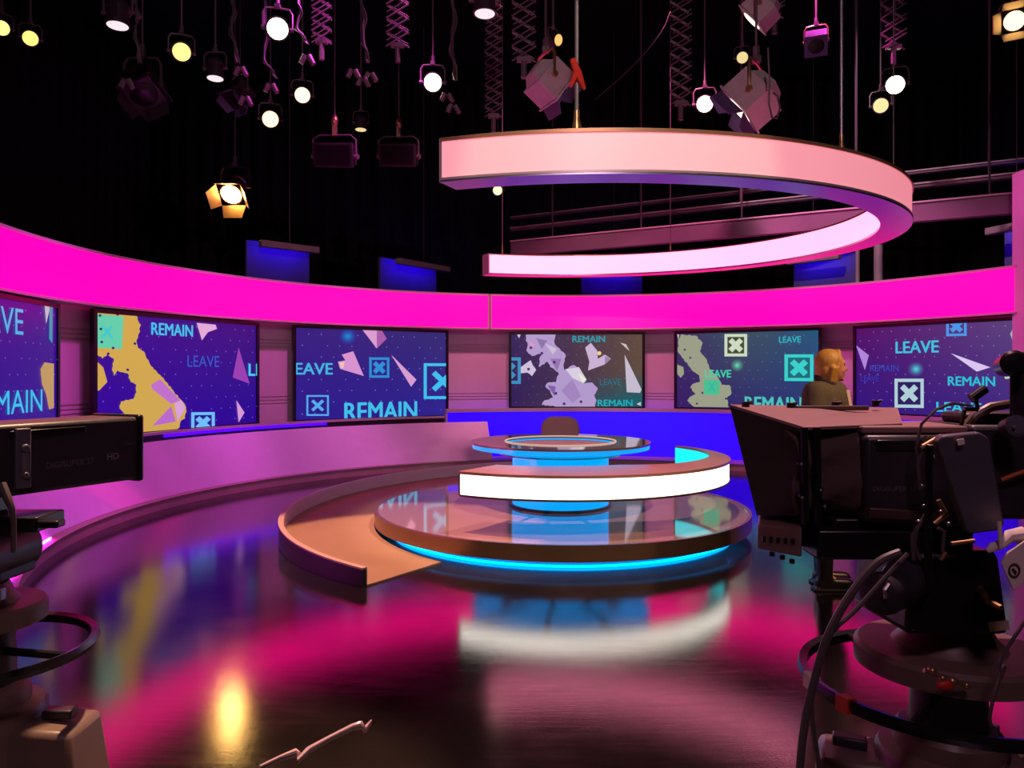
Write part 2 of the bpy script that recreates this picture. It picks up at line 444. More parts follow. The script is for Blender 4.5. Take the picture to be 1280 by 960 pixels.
def screen(label, pL, pR, z0, z1, pic):
    """pL, pR: ground points of the two frame edges as seen from the set"""
    pL = Vector((pL[0], pL[1], 0)); pR = Vector((pR[0], pR[1], 0))
    d = (pR-pL).normalized(); W = (pR-pL).length; nrm = Vector((d.y, -d.x, 0))        # towards the studio
    Hh = z1-z0; mid = (pL+pR)/2
    t = thing('video_screen', label, 'screen', (mid.x, mid.y, z0), 'video screens round the set wall')
    fr = .045
    def Q(u, v, k): return pL+d*u+Vector((0, 0, z0+v))+nrm*k
    m = MB()
    for a, b, c_, e in ((0, W, 0, fr), (0, W, Hh-fr, Hh), (0, fr, fr, Hh-fr), (W-fr, W, fr, Hh-fr)):
        m.hexa([Q(a, c_, -.05), Q(b, c_, -.05), Q(b, e, -.05), Q(a, e, -.05)], [Q(a, c_, .02), Q(b, c_, .02), Q(b, e, .02), Q(a, e, .02)])
    m.build('screen_frame', M_camgloss, t)
    m = MB(); cols = []
    iw, ih = W-2*fr, Hh-2*fr
    def S(u, v, k): return Q(fr+u*iw, fr+v*ih, k)
    nx, ny = 8, 6
    for i in range(nx):
        for j in range(ny):
            us = (i/nx, (i+1)/nx); vs = (j/ny, (j+1)/ny)
            m.add([S(us[0], vs[0], 0), S(us[1], vs[0], 0), S(us[1], vs[1], 0), S(us[0], vs[1], 0)], [(0, 1, 2, 3)])
            cols.append([pic.bg(u, v) for u, v in ((us[0], vs[0]), (us[1], vs[0]), (us[1], vs[1]), (us[0], vs[1]))])
    for k, (V, Fc, col) in enumerate(pic.items):
        lay = .0012+.00009*k
        tr = Fc if Fc is not None else earclip(V)
        for f in tr:
            pg = [V[i] for i in f]
            for ax in (0, 1):
                pg = clip(pg, ax, 1.0, True) if pg else pg
                pg = clip(pg, ax, 0.0, False) if pg else pg
            if len(pg) < 3: continue
            m.add([S(u, v, lay) for u, v in pg], [tuple(range(len(pg)))])
            cols.append([col]*len(pg))
    off = parent_world(t)
    me = bpy.data.meshes.new('picture'); me.from_pydata([tuple(v-off) for v in m.v], [], m.f)
    ca = me.color_attributes.new('picture', 'FLOAT_COLOR', 'CORNER')
    buf = []
    for cs in cols:
        for c in cs: buf += [*lin(c), 1]
    ca.data.foreach_set('color', buf)
    me.materials.append(M_video)
    o = bpy.data.objects.new('picture', me); C.objects.link(o); o.parent = t
    m = MB()
    m.hexa([Q(.1, .1, -.12), Q(W-.1, .1, -.12), Q(W-.1, Hh-.1, -.12), Q(.1, Hh-.1, -.12)], [Q(.02, .02, -.05), Q(W-.02, .02, -.05), Q(W-.02, Hh-.02, -.05), Q(.02, Hh-.02, -.05)])
    m.build('screen_housing', M_camgloss, t)

def grad(c00, c10, c01, c11):
    """bottom-left, bottom-right, top-left, top-right"""
    def f(u, v):
        return tuple((c00[i]*(1-u)+c10[i]*u)*(1-v)+(c01[i]*(1-u)+c11[i]*u)*v for i in range(3))
    return f
SZ0, SZ1, SR = .77, 2.235, 5.72
CY = (62, 190, 232)
def edges(xl, xr):
    a = hit(xl, WX, WY, SR); b = hit(xr, WX, WY, SR)
    return a, b

# screen at the frame edge
b_ = hit(73, WX, WY, SR); th = math.atan2(b_.y-WY, b_.x-WX)+2*math.asin(2.25/2/SR)
a_ = Vector((WX+SR*math.cos(th), WY+SR*math.sin(th)))
def zq(p, z): return ((640+F*p.x/p.y)*5.333, (YH-F*(z-H)/p.y-270)*5.333)
e_ = (b_-a_)*.02
pc = Picture([zq(a_+e_, SZ1-.045), zq(b_-e_, SZ1-.045), zq(b_-e_, SZ0+.045), zq(a_+e_, SZ0+.045)], grad((40, 5, 135), (45, 10, 140), (40, 8, 130), (50, 12, 130)))
pc.dots((95, 70, 190))
pc.text('LEAVE', -260, 590, 148, 775, (60, 175, 225), 0)
pc.text('REMAIN', -215, 1165, 275, 1325, (50, 190, 235), 0)
pc.poly([(290, 600), (325, 590), (320, 640), (300, 720)], (190, 180, 200))
pc.poly([(322, 600), (345, 610), (342, 850), (320, 820)], (50, 140, 170))
pc.poly([(352, 985), (290, 975), (262, 1020), (272, 1120), (300, 1190), (320, 1290), (352, 1280)], (190, 150, 90))
screen('blue video screen cut by the frame edge, above the broadcast lens', a_, b_, SZ0, SZ1, pc)

# screen with the yellow map
pc = Picture([(137, 105), (1170, 165), (1170, 872), (137, 952)], grad((45, 0, 150), (35, 0, 140), (50, 10, 140), (40, 15, 120)))
pc.dots((88, 62, 190), 15, 9)
Yl = (208, 166, 72)
pc.poly([(137,105),(380,115),(408,180),(395,240),(380,300),(390,340),(430,370),(460,440),(490,490),(530,530),(570,580),(620,650),(660,700),(690,740),(700,790),(690,840),(660,860),(655,900),(640,915),(415,955),(410,830),(310,810),(275,760),(285,715),(360,700),(380,650),(380,600),(345,580),(325,520),(260,500),(240,540),(230,500),(240,420),(200,390),(170,420),(137,390)], Yl)
pc.poly([(137,440),(175,480),(200,580),(150,640),(137,640)], Yl)
pc.poly([(137,112),(300,125),(290,350),(140,345)], (92, 205, 168))
pc.text('X', 162, 195, 235, 275, (35, 200, 212), .03)
for q in ((155, 122), (262, 112), (160, 215), (165, 305), (235, 345), (370, 312), (205, 385), (325, 495), (512, 492)): pc.dot(*q, 10, (35, 20, 110), 5)
pc.poly([(470,600),(530,560),(660,710),(600,735),(480,630)], (190, 112, 200))
pc.poly([(600,750),(630,860),(480,888)], (186, 105, 200))
pc.poly([(620,730),(665,710),(692,765),(642,860)], (218, 160, 215))
pc.text('REMAIN', 475, 168, 740, 250, (60, 190, 238))
pc.text('LEAVE', 705, 390, 915, 470, (42, 84, 195), 0)
pc.poly([(765,155),(890,165),(900,195),(840,220),(800,280)], (225, 168, 215))
pc.poly([(1045,325),(1120,590),(1005,545)], (150, 62, 172))
pc.text('LEAVE', 1115, 445, 1380, 530, (70, 205, 245))
pc.poly([(1030,710),(1085,800),(1045,872)], (216, 150, 216))
pc.xbox(730, 795, 885, 950, (110, 190, 250), .13)
screen('video screen with a yellow map and a teal square', *edges(116, 323), SZ0, SZ1, pc)

# blue screen with three X boxes
pc = Picture([(112, 92), (1095, 122), (1095, 704), (112, 742)], grad((40, 22, 140), (42, 34, 140), (50, 28, 125), (45, 42, 112)))
pc.dots((98, 96, 190), 13, 8)
pc.halo(450, 150, 60, (10, 130, 205), (46, 29, 128))
pc.poly([(540,95),(665,98),(705,165),(640,235)], (216, 156, 206))
pc.poly([(640,98),(668,98),(705,165),(640,235)], (168, 92, 168))
pc.poly([(410,280),(485,255),(555,430),(400,380),(385,330),(435,320)], (214, 146, 206))
pc.poly([(395,335),(430,330),(420,375),(405,375)], (240, 190, 180))
pc.text('LEAVE', 52, 340, 350, 420, (62, 178, 226))
pc.xbox(590, 298, 722, 442, (40, 142, 215), .12)
pc.xbox(180, 566, 326, 712, (84, 170, 238), .08)
pc.xbox(948, 338, 1200, 592, (60, 190, 240), .08)
pc.poly([(735,280),(900,455),(865,505)], (214, 156, 210))
pc.text('REMAIN', 430, 615, 902, 738, CY, .004)
screen('blue video screen with three X boxes and no map', *edges(366, 560), SZ0, SZ1, pc)

# dark screen with the lilac shards
def bg4(u, v):
    a = np.array((42, 24, 84))*(1-u)+np.array((92, 74, 58))*u
    t_ = max(0, (u-.35))*max(0, .45-v)*4.2
    a = a*(1-min(1, t_))+np.array((8, 92, 108))*min(1, t_)
    return tuple(a)
pc = Picture([(122, 155), (1055, 155), (1055, 674), (122, 676)], bg4)
pc.dots((86, 76, 112), 15, 9)
pc.xbox(0, 320, 190, 512, (50, 140, 190), .12)
Li = (176, 152, 202)
pc.poly([(225,150),(440,150),(430,215),(460,250),(510,300),(495,370),(500,410),(570,375),(605,405),(660,480),(640,510),(700,500),(740,545),(715,590),(730,630),(720,680),(480,680),(340,664),(360,630),(420,610),(400,560),(365,530),(380,505),(440,500),(460,430),(400,390),(380,350),(320,390),(325,320),(350,290),(270,310),(230,270),(240,230),(225,200)], Li)
pc.poly([(190,390),(260,340),(275,375),(300,410),(270,455),(240,430),(190,435)], (206, 190, 216))
pc.poly([(160,150),(190,150),(178,182)], (206, 190, 216))
pc.poly([(510,405),(605,390),(660,480),(640,505),(560,470)], (214, 204, 224))
pc.poly([(480,560),(560,480),(620,600),(560,650)], (160, 130, 188))
pc.poly([(300,180),(380,200),(340,260)], (140, 112, 168)); pc.poly([(400,330),(480,330),(450,420)], (146, 114, 178)); pc.poly([(250,200),(290,230),(262,262)], (220, 150, 190))
pc.poly([(380,520),(440,530),(430,600)], (132, 92, 170)); pc.poly([(360,215),(450,260),(420,300)], (200, 188, 214))
pc.poly([(600,430),(655,475),(630,505)], (226, 236, 206))
for q in ((262, 250), (340, 290), (430, 355), (440, 580), (620, 640), (500, 655), (245, 405)): pc.dot(*q, 12, (70, 40, 110), 5)
pc.text('REMAIN', 560, 165, 790, 210, (24, 152, 168))
pc.poly([(650,250),(690,215),(735,270),(740,330),(790,300),(835,330),(790,370),(670,415),(680,350)], (200, 176, 210))
pc.poly([(790,310),(835,330),(790,370)], (150, 128, 160)); pc.dot(750, 290, 16, (240, 205, 140), 6)
pc.poly([(930,300),(1050,550),(1040,575),(945,570)], (196, 186, 206))
pc.poly([(900,215),(940,225),(965,275)], (200, 190, 190))
pc.text('LEAVE', 755, 475, 905, 520, (10, 116, 138), 0)
pc.text('REMAIN', 740, 625, 985, 670, (12, 172, 182))
pc.poly([(1015,655),(1045,640),(1045,668)], (200, 200, 210))
screen('dark video screen with a lilac map of broken shards', *edges(636, 806), .895, 2.222, pc)

# screen with the green map
def bg5(u, v):
    a = np.array((52, 44, 92))*(1-u)+np.array((22, 84, 122))*u
    b = np.array((44, 26, 96))*(1-u)+np.array((30, 50, 110))*u
    m_ = math.exp(-((u-.5)/.3)**2)*.5*v
    c = b*(1-v)+a*v
    return tuple(c*(1-m_)+np.array((70, 92, 78))*m_)
pc = Picture([(100, 122), (1105, 102), (1105, 676), (103, 668)], bg5)
pc.dots((92, 90, 140), 16, 9)
G = (152, 157, 132)
pc.poly([(130,125),(240,135),(290,190),(270,250),(320,310),(340,380),(400,440),(430,500),(490,505),(500,560),(465,600),(480,664),(230,664),(180,620),(200,590),(240,570),(200,520),(230,490),(270,480),(265,430),(210,390),(180,340),(140,300),(110,260),(110,180)], G)
pc.poly([(105,350),(150,370),(155,420),(130,450),(105,420)], G)
pc.poly([(102,125),(118,128),(112,165)], (190, 190, 180))
for q in ((200, 300), (160, 240), (250, 450), (290, 560), (210, 560), (460, 600), (250, 640)): pc.dot(*q, 9, (60, 50, 90), 5)
pc.poly([(300,460),(415,465),(410,575),(300,570)], (66, 190, 142))
pc.text('X', 330, 480, 385, 550, (40, 180, 165), .03)
pc.xbox(448, 125, 610, 290, (202, 216, 192), .13, (58, 74, 44))
pc.halo(540, 355, 46, (90, 205, 172), (58, 74, 92))
pc.text('LEAVE', 310, 390, 495, 445, (60, 206, 170))
pc.text('LEAVE', 835, 145, 985, 190, (40, 172, 190))
pc.xbox(872, 275, 1072, 468, (50, 206, 202), .12, (10, 106, 118))
pc.text('REMAIN', 597, 585, 990, 685, (72, 192, 182), .02)
screen('video screen with a grey green map, next to the blonde person', *edges(843, 1027), .895, 2.222, pc)

# purple screen
pc = Picture([(68, 80), (1195, 50), (1195, 790), (65, 752)], grad((36, 16, 122), (52, 34, 122), (74, 14, 100), (84, 66, 122)))
pc.dots((110, 92, 160), 16, 10)
pc.xbox(722, 10, 862, 158, (62, 150, 232), .13)
pc.text('LEAVE', 365, 190, 668, 282, (52, 190, 222))
pc.poly([(70,215),(165,295),(135,415)], (172, 132, 216))
pc.text('REMAIN', 175, 375, 385, 425, (42, 72, 182), 0)
pc.text('LEAVE', 105, 455, 240, 505, (38, 58, 178), 0)
pc.halo(510, 410, 62, (70, 195, 205), (58, 30, 112))
pc.poly([(755,290),(1020,400),(930,432)], (216, 196, 240))
pc.text('REMAIN', 735, 470, 1050, 540, (22, 190, 216))
pc.xbox(355, 485, 565, 715, (172, 206, 212), .11, (30, 28, 92))
pc.text('LEAVE', 655, 670, 960, 745, (40, 190, 215))
pc.poly([(1085,410),(1110,375),(1170,410),(1170,480),(1120,490)], (182, 206, 152))
pc.poly([(1150,150),(1195,60),(1195,190),(1165,200)], (172, 172, 176))
screen('purple video screen behind the prompter camera, next to the mauve pillar', *edges(1067, 1277), .895, 2.222, pc)

# ------------------------------------------------------------------ presenter area
DX, DY = .48, 7.62
t = thing('presenter_platform', 'round glossy platform glowing blue underneath, under the desk', 'platform', (DX, DY, 0))
MB().arc(DX, DY, [(0, .198), (0, .21), (1.785, .21), (1.785, .198)], 0, 2*PI, 96).build('platform_top', M_disc, t)
MB().arc(DX, DY, [(1.785, .085), (1.785, .214), (1.815, .214), (1.815, .085)], 0, 2*PI, 96).build('rim_trim', M_rim, t)
MB().arc(DX, DY, [(1.55, 0), (1.55, .198), (1.60, .198), (1.60, 0)], 0, 2*PI, 96).build('base_ring', M_kerbtop, t)
MB().arc(DX, DY, [(1.63, .004), (1.63, .02), (1.65, .02), (1.65, .004)], 0, 2*PI, 96).build('led_strip', E_led, t)

# ramp
RA0, RA1 = math.radians(235), math.radians(80)
def rz(s): return .012+.19*min(1, s/.85)
t = thing('curved_ramp', 'tan curved ramp with a kerb winding round the platform', 'ramp', (DX-2.2, DY, 0))
MB().arc(DX, DY, lambda s: [(1.82, 0), (1.82, rz(s)), (2.631, rz(s)), (2.631, 0)], RA0, RA1, 80).build('ramp_surface', M_ramp, t)
MB().arc(DX, DY, lambda s: [(2.64, 0), (2.64, rz(s)+.115), (2.675, rz(s)+.115), (2.675, 0)], RA0, RA1, 80).build('kerb_side', M_kerb, t)
MB().arc(DX, DY, lambda s: [(2.632, rz(s)), (2.632, rz(s)+.115), (2.6395, rz(s)+.115), (2.6395, rz(s))], RA0, RA1, 80).build('kerb_lining', M_kerbtop, t)
MB().arc(DX, DY, lambda s: [(2.635, rz(s)+.115), (2.635, rz(s)+.128), (2.68, rz(s)+.128), (2.68, rz(s)+.115)], RA0, RA1, 80).build('kerb_edge', M_kerbtop, t)

# low desk with white front
A0 = ang(575, DX, DY, 1.61, False); A1 = math.radians(33)
A0 -= 2*PI if A0 > 0 else 0
t = thing('presenter_desk', 'low curved desk with a glowing white front on the round platform', 'desk', (DX, DY, .21))
MB().arc(DX, DY, [(1.60, .525), (1.60, .692), (1.612, .692), (1.612, .525)], A0+.004, A1, 70).build('white_front', E_white, t)
MB().arc(DX, DY, [(1.575, .525), (1.575, .692), (1.585, .692), (1.585, .525)], A0+.01, A1, 70).build('cyan_lining', E_teal, t)
m = MB()
m.arc(DX, DY, [(1.57, .508), (1.57, .525), (1.62, .525), (1.62, .508)], A0, A1, 70)
m.arc(DX, DY, [(1.57, .525), (1.57, .692), (1.62, .692), (1.62, .525)], A0-.006, A0, 1)
m.build('front_frame', M_dark, t)
def desk_in(u):
    d = math.degrees(A0+(A1-A0)*u)
    for (d0, r0), (d1, r1) in zip(DESK_IN[:-1], DESK_IN[1:]):
        if d <= d1: return r0+(r1-r0)*max(0, (d-d0)/(d1-d0))
    return DESK_IN[-1][1]
DESK_IN = [(-130, 1.10), (-90, .98), (-62, 1.0), (-40, 1.24), (-6, 1.45), (20, 1.565), (34, 1.585)]
MB().arc(DX, DY, lambda u: [(desk_in(u), .692), (desk_in(u), .715), (1.625, .715), (1.625, .692)], A0-.006, A1-.0, 70).build('desk_top', M_desk, t)
for k in range(3):
    a = A0+(math.radians(-72)-A0)*(k+.3)/2.6
    c, s_ = math.cos(a), math.sin(a)
    MB().box((DX+1.035*c, DY+1.035*s_, .530), (1.03, .04, .025), (0, 0, a)).build('bracket', M_dark, t)

# high table on a cyan column
t = thing('high_table', 'round glass high table on a cyan glowing column', 'table', (DX, DY, .21))
MB().arc(DX, DY, [(0, .235), (0, .74), (.475, .74), (.475, .235)], 0, 2*PI, 64).build('column', E_cyan, t)
MB().arc(DX, DY, [(0, .2115), (0, .235), (.5, .235), (.5, .2115)], 0, 2*PI, 64).build('column_foot', M_dark, t)
MB().arc(DX, DY, [(0, .72), (0, .735), (.60, .735), (.60, .72)], 0, 2*PI, 64).build('lower_shelf', M_glass, t)
MB().arc(DX, DY, [(.40, .745), (.40, .80), (.872, .823), (.872, .785)], 0, 2*PI, 64).build('table_underside', E_cyan, t)
tp = MB().arc(DX, DY, [(.56, .825), (.56, .845), (.885, .845), (.885, .825)], 0, 2*PI, 72).build('table_top', M_glass, t)
MB().arc(DX, DY, [(0, .80), (0, .812), (.56, .812), (.56, .80)], 0, 2*PI, 64).build('sunken_centre', M_desk, t)
m = MB(); m.tube([(DX+.545*math.cos(2*PI*i/64), DY+.545*math.sin(2*PI*i/64), .848) for i in range(64)], .008, 8, True)
m.build('ring_light', E_halo, t)

# swivel chair behind
cx, cy = DX+.10, DY+1.35
t = thing('swivel_chair', 'brown swivel chair with rounded back behind the high table', 'chair', (cx, cy, .21))
M_chair = mat('brown_leather', (150, 104, 92), .5)
def rounded(w, h, r, n=6):
    pts = []
    for qx, qy, a0 in ((w/2-r, h/2-r, 0), (-w/2+r, h/2-r, 90), (-w/2+r, -h/2+r, 180), (w/2-r, -h/2+r, 270)):
        for i in range(n+1):
            a = math.radians(a0+90*i/n); pts.append((qx+r*math.cos(a), qy+r*math.sin(a)))
    return pts
MB().extrude([(cx+x, cy+.22, .745+y) for x, y in rounded(.46, .50, .14)], (0, .06, 0)).build('backrest', M_chair, t, bevel=.02)
MB().extrude([(cx+x, cy+y, .50) for x, y in rounded(.48, .46, .12)], (0, 0, .07)).build('seat', M_chair, t, bevel=.02)
MB().cyl((cx, cy, .27), (cx, cy, .5), .03).build('gas_post', M_dark, t)
MB().tube([(cx, cy+.02, .49), (cx, cy+.28, .50), (cx, cy+.30, .62)], .02).build('back_support', M_dark, t)
for k in range(5):
    a = 2*PI*k/5+.3
    e = (cx+.28*math.cos(a), cy+.28*math.sin(a), .27)
    lg = MB().tube([(cx, cy, .30), e], [.025, .018]).build('leg', M_dark, t)
    MB().cyl((e[0]-.01, e[1], .242), (e[0]+.01, e[1], .242), .03, n=12).build('caster', M_rubber, lg)

M_goldtrim = mat('warm_satin_trim', (190, 140, 105), .4, metal=.4)
# ------------------------------------------------------------------ hanging ring
HX, HY, RO, RI, HZB, HZT = .708, 8.2, 3.16, 2.913, 2.878, 3.176
hb0 = ang(551, HX, HY, RO, False); hb1 = ang(611, HX, HY, RI)
TILT = .0169
t = thing('hanging_light_ring', 'large C shaped pink light ring hung above the desk', 'light', (HX, HY, HZB))
t.rotation_euler = (math.atan(TILT), 0, 0)
hb0 -= 2*PI if hb0 > hb1 else 0
def hr(pr, nm, m_): return MB().arc(HX, HY, pr, hb0, hb1, 120).build(nm, m_, t)
hr([(RO-.02, HZB+.02), (RO-.02, HZT-.018), (RO, HZT-.018), (RO, HZB+.02)], 'outer_diffuser', E_ring_out)
hr([(RI, HZB+.02), (RI, HZT-.018), (RI+.02, HZT-.018), (RI+.02, HZB+.02)], 'inner_diffuser', E_ring_in)
hr([(RI-.006, HZT-.018), (RI-.006, HZT), (RO+.008, HZT), (RO+.008, HZT-.018)], 'top_plate', M_rim)
hr([(RI-.006, HZB), (RI-.006, HZB+.02), (RO+.008, HZB+.02), (RO+.008, HZB)], 'bottom_plate', M_under)
hr([(RO+.002, HZB+.012), (RO+.002, HZB+.028), (RO+.012, HZB+.028), (RO+.012, HZB+.012)], 'lower_edge_trim', M_trim)
hr([(RO+.002, HZT-.022), (RO+.002, HZT+.002), (RO+.012, HZT+.002), (RO+.012, HZT-.022)], 'upper_edge_trim', M_goldtrim)
for a in (hb0, hb1):
    MB().arc(HX, HY, [(RI-.004, HZB+.001), (RI-.004, HZT-.001), (RO+.006, HZT-.001), (RO+.006, HZB+.001)], a-.003, a+.003, 1).build('end_cap', M_trim, t)
def ringz(x, y): return HZT+TILT*(y-HY)
def ring_hanger(label, px, far, r_, name, topz=RZ, red=False):
    p = hit(px, HX, HY, RI+.12, far)
    z = ringz(p.x, p.y)
    tt = thing(name, label, 'hanger', (p.x, p.y, z), 'hangers of the pink light ring')
    MB().cyl((p.x, p.y, z+.03), (p.x, p.y, topz), r_, n=10).build('hanger_rod', M_rigdark if r_ < .012 else M_knob, tt)
    MB().ring((p.x, p.y, z+.002), (p.x, p.y, z+.2), [(0, r_*2.2), (.06, r_*2.2), (.10, r_*1.4), (.16, r_*1.4)], 12).build('turnbuckle', M_brass, tt)
    if red:
        q = Vector((p.x, p.y, z+.38)); mm = MB()
        mm.tube([q+Vector((-.03, -.02, .12)), q+Vector((.005, -.03, .02)), q+Vector((.05, -.02, -.08))], [.02, .03, .012], 8)
        mm.tube([q+Vector((.0, -.03, .03)), q+Vector((-.045, -.03, -.07))], [.025, .012], 8)
        mm.build('red_tie', M_red, tt)
ring_hanger('pale steel rod with a red tie holding the pink ring', 721, False, .014, 'hanging_rod', red=True)
ring_hanger('thin rod holding the pink ring beside the big grey lamp', 1052, False, .012, 'hanging_rod')
ring_hanger('thin wire holding the pink ring at its outermost bend', 1117, False, .006, 'hanging_wire')
ring_hanger('thin wire holding the cut far end of the pink ring', 628, True, .006, 'hanging_wire')
ring_hanger('thin wire holding the middle of the far side of the pink ring', 838, True, .006, 'hanging_wire')

# ------------------------------------------------------------------ blue washed flats behind the set
def blue_flat(label, xl, yl, xr, yr, z, wide):
    Yl = (z-H)*F/(YH-yl); Yr = (z-H)*F/(YH-yr)
    a = P(xl, yl, Yl); b = P(xr, yr, Yr); d = (b-a).normalized(); n = Vector((-d.y, d.x, 0))
    if n.y < 0: n = -n
    mid = (a+b)/2
    t = thing('light_batten', 'slim light batten throwing blue light, '+label, 'light', mid, 'battens of blue light above the set')
    R = math.atan2(d.y, d.x); L = (b-a).length
    MB().box(mid, (L, .14, .11), (0, 0, R)).build('batten_housing', M_lampbody, t, bevel=.01)
    MB().box(mid-Vector((0, 0, .02))+n*.076, (L*.92, .012, .06), (0, 0, R)).build('led_strip', E_bled, t)
    MB().cyl(mid+Vector((0, 0, .05)), (mid.x, mid.y, RZ), .008, n=8).build('hanger_rod', M_rigdark, t)
    c = mid+n*.42; W_ = L*wide
    t2 = thing('scenery_flat', 'dark upright flat washed blue, '+label, 'flat', (c.x, c.y, 0), 'dark flats behind the set')
    MB().box((c.x, c.y, (z+.1)/2), (W_, .06, z+.1), (0, 0, R)).build('flat_face', M_flat, t2)
    for s in (-1, 1):
        q = c+n*.05+d*(s*W_*.45)
        MB().box((q.x, q.y, (z+.05)/2), (.06, .06, z+.05), (0, 0, R)).build('upright_brace', M_rigdark, t2)
M_flat = mat('dark_painted_flat', (120, 110, 130), .8, noise=.2, nscale=3)
blue_flat('above the screen with the yellow map', 325, 304, 397, 313, 3.72, 1.1)
blue_flat('above the screen with three X boxes', 497, 326, 560, 337, 3.72, 1.1)
blue_flat('above the screen with lilac shards', 735, 334, 800, 334, 3.72, 1.2)
blue_flat('above the green map screen', 985, 328, 1050, 320, 3.72, 1.2)
blue_flat('above the purple screen', 1235, 290, 1310, 275, 3.72, 1.1)

# steel rails and posts beyond the set
def rail(label, y_r, y_l, hgt, z):
    Yr = (z-H)*F/(YH-y_r); Yl = (z-H)*F/(YH-y_l)
    a = P(1330, y_r-6, Yr); b = P(640, y_l, Yl); a.z = b.z = z
    mid = (a+b)/2; d = b-a
    t = thing('curtain_rail', label, 'rail', mid, 'steel rails beyond the set')
    R = math.atan2(d.y, d.x)
    MB().box(mid, (d.length, .12, hgt), (0, 0, R)).build('rail_beam', M_rail, t, bevel=.01)
    MB().box(mid+Vector((0, 0, hgt/2+.012)), (d.length, .16, .022), (0, 0, R)).build('top_flange', M_railtop, t)
    for k in range(5):
        q = a+d*(k+.5)/5
        MB().cyl((q.x, q.y, z+hgt/2), (q.x, q.y, RZ), .014, n=8).build('hanger_rod', M_rigdark, t)
M_rail = mat('dull_mauve_steel', (135, 108, 124), .5, metal=.1)
M_railtop = mat('pale_steel_flange', (225, 195, 205), .45, metal=.1)
rail('thick grey steel rail beyond the pink ring, lowest of three', 250, 312, .26, 3.75)
rail('thin steel rail above the thick grey rail', 214, 288, .05, 4.3)
rail('thin steel rail topmost of the three beyond the pink ring', 196, 274, .04, 4.8)
for x, w, lab in ((1072, .035, 'thin pale upright post seen above the magenta band'), (1098, .075, 'thicker pale upright post beside the thin one above the magenta band')):
    p = P(x, 400, 13.4)
    t = thing('scaffold_post', lab, 'post', (p.x, p.y, 0))
    MB().cyl((p.x, p.y, .02), (p.x, p.y, 3.75), w, n=14).build('post_tube', M_railtop, t)
    MB().cyl((p.x, p.y, 0), (p.x, p.y, .03), w*2.2, n=14).build('foot_plate', M_rigdark, t)

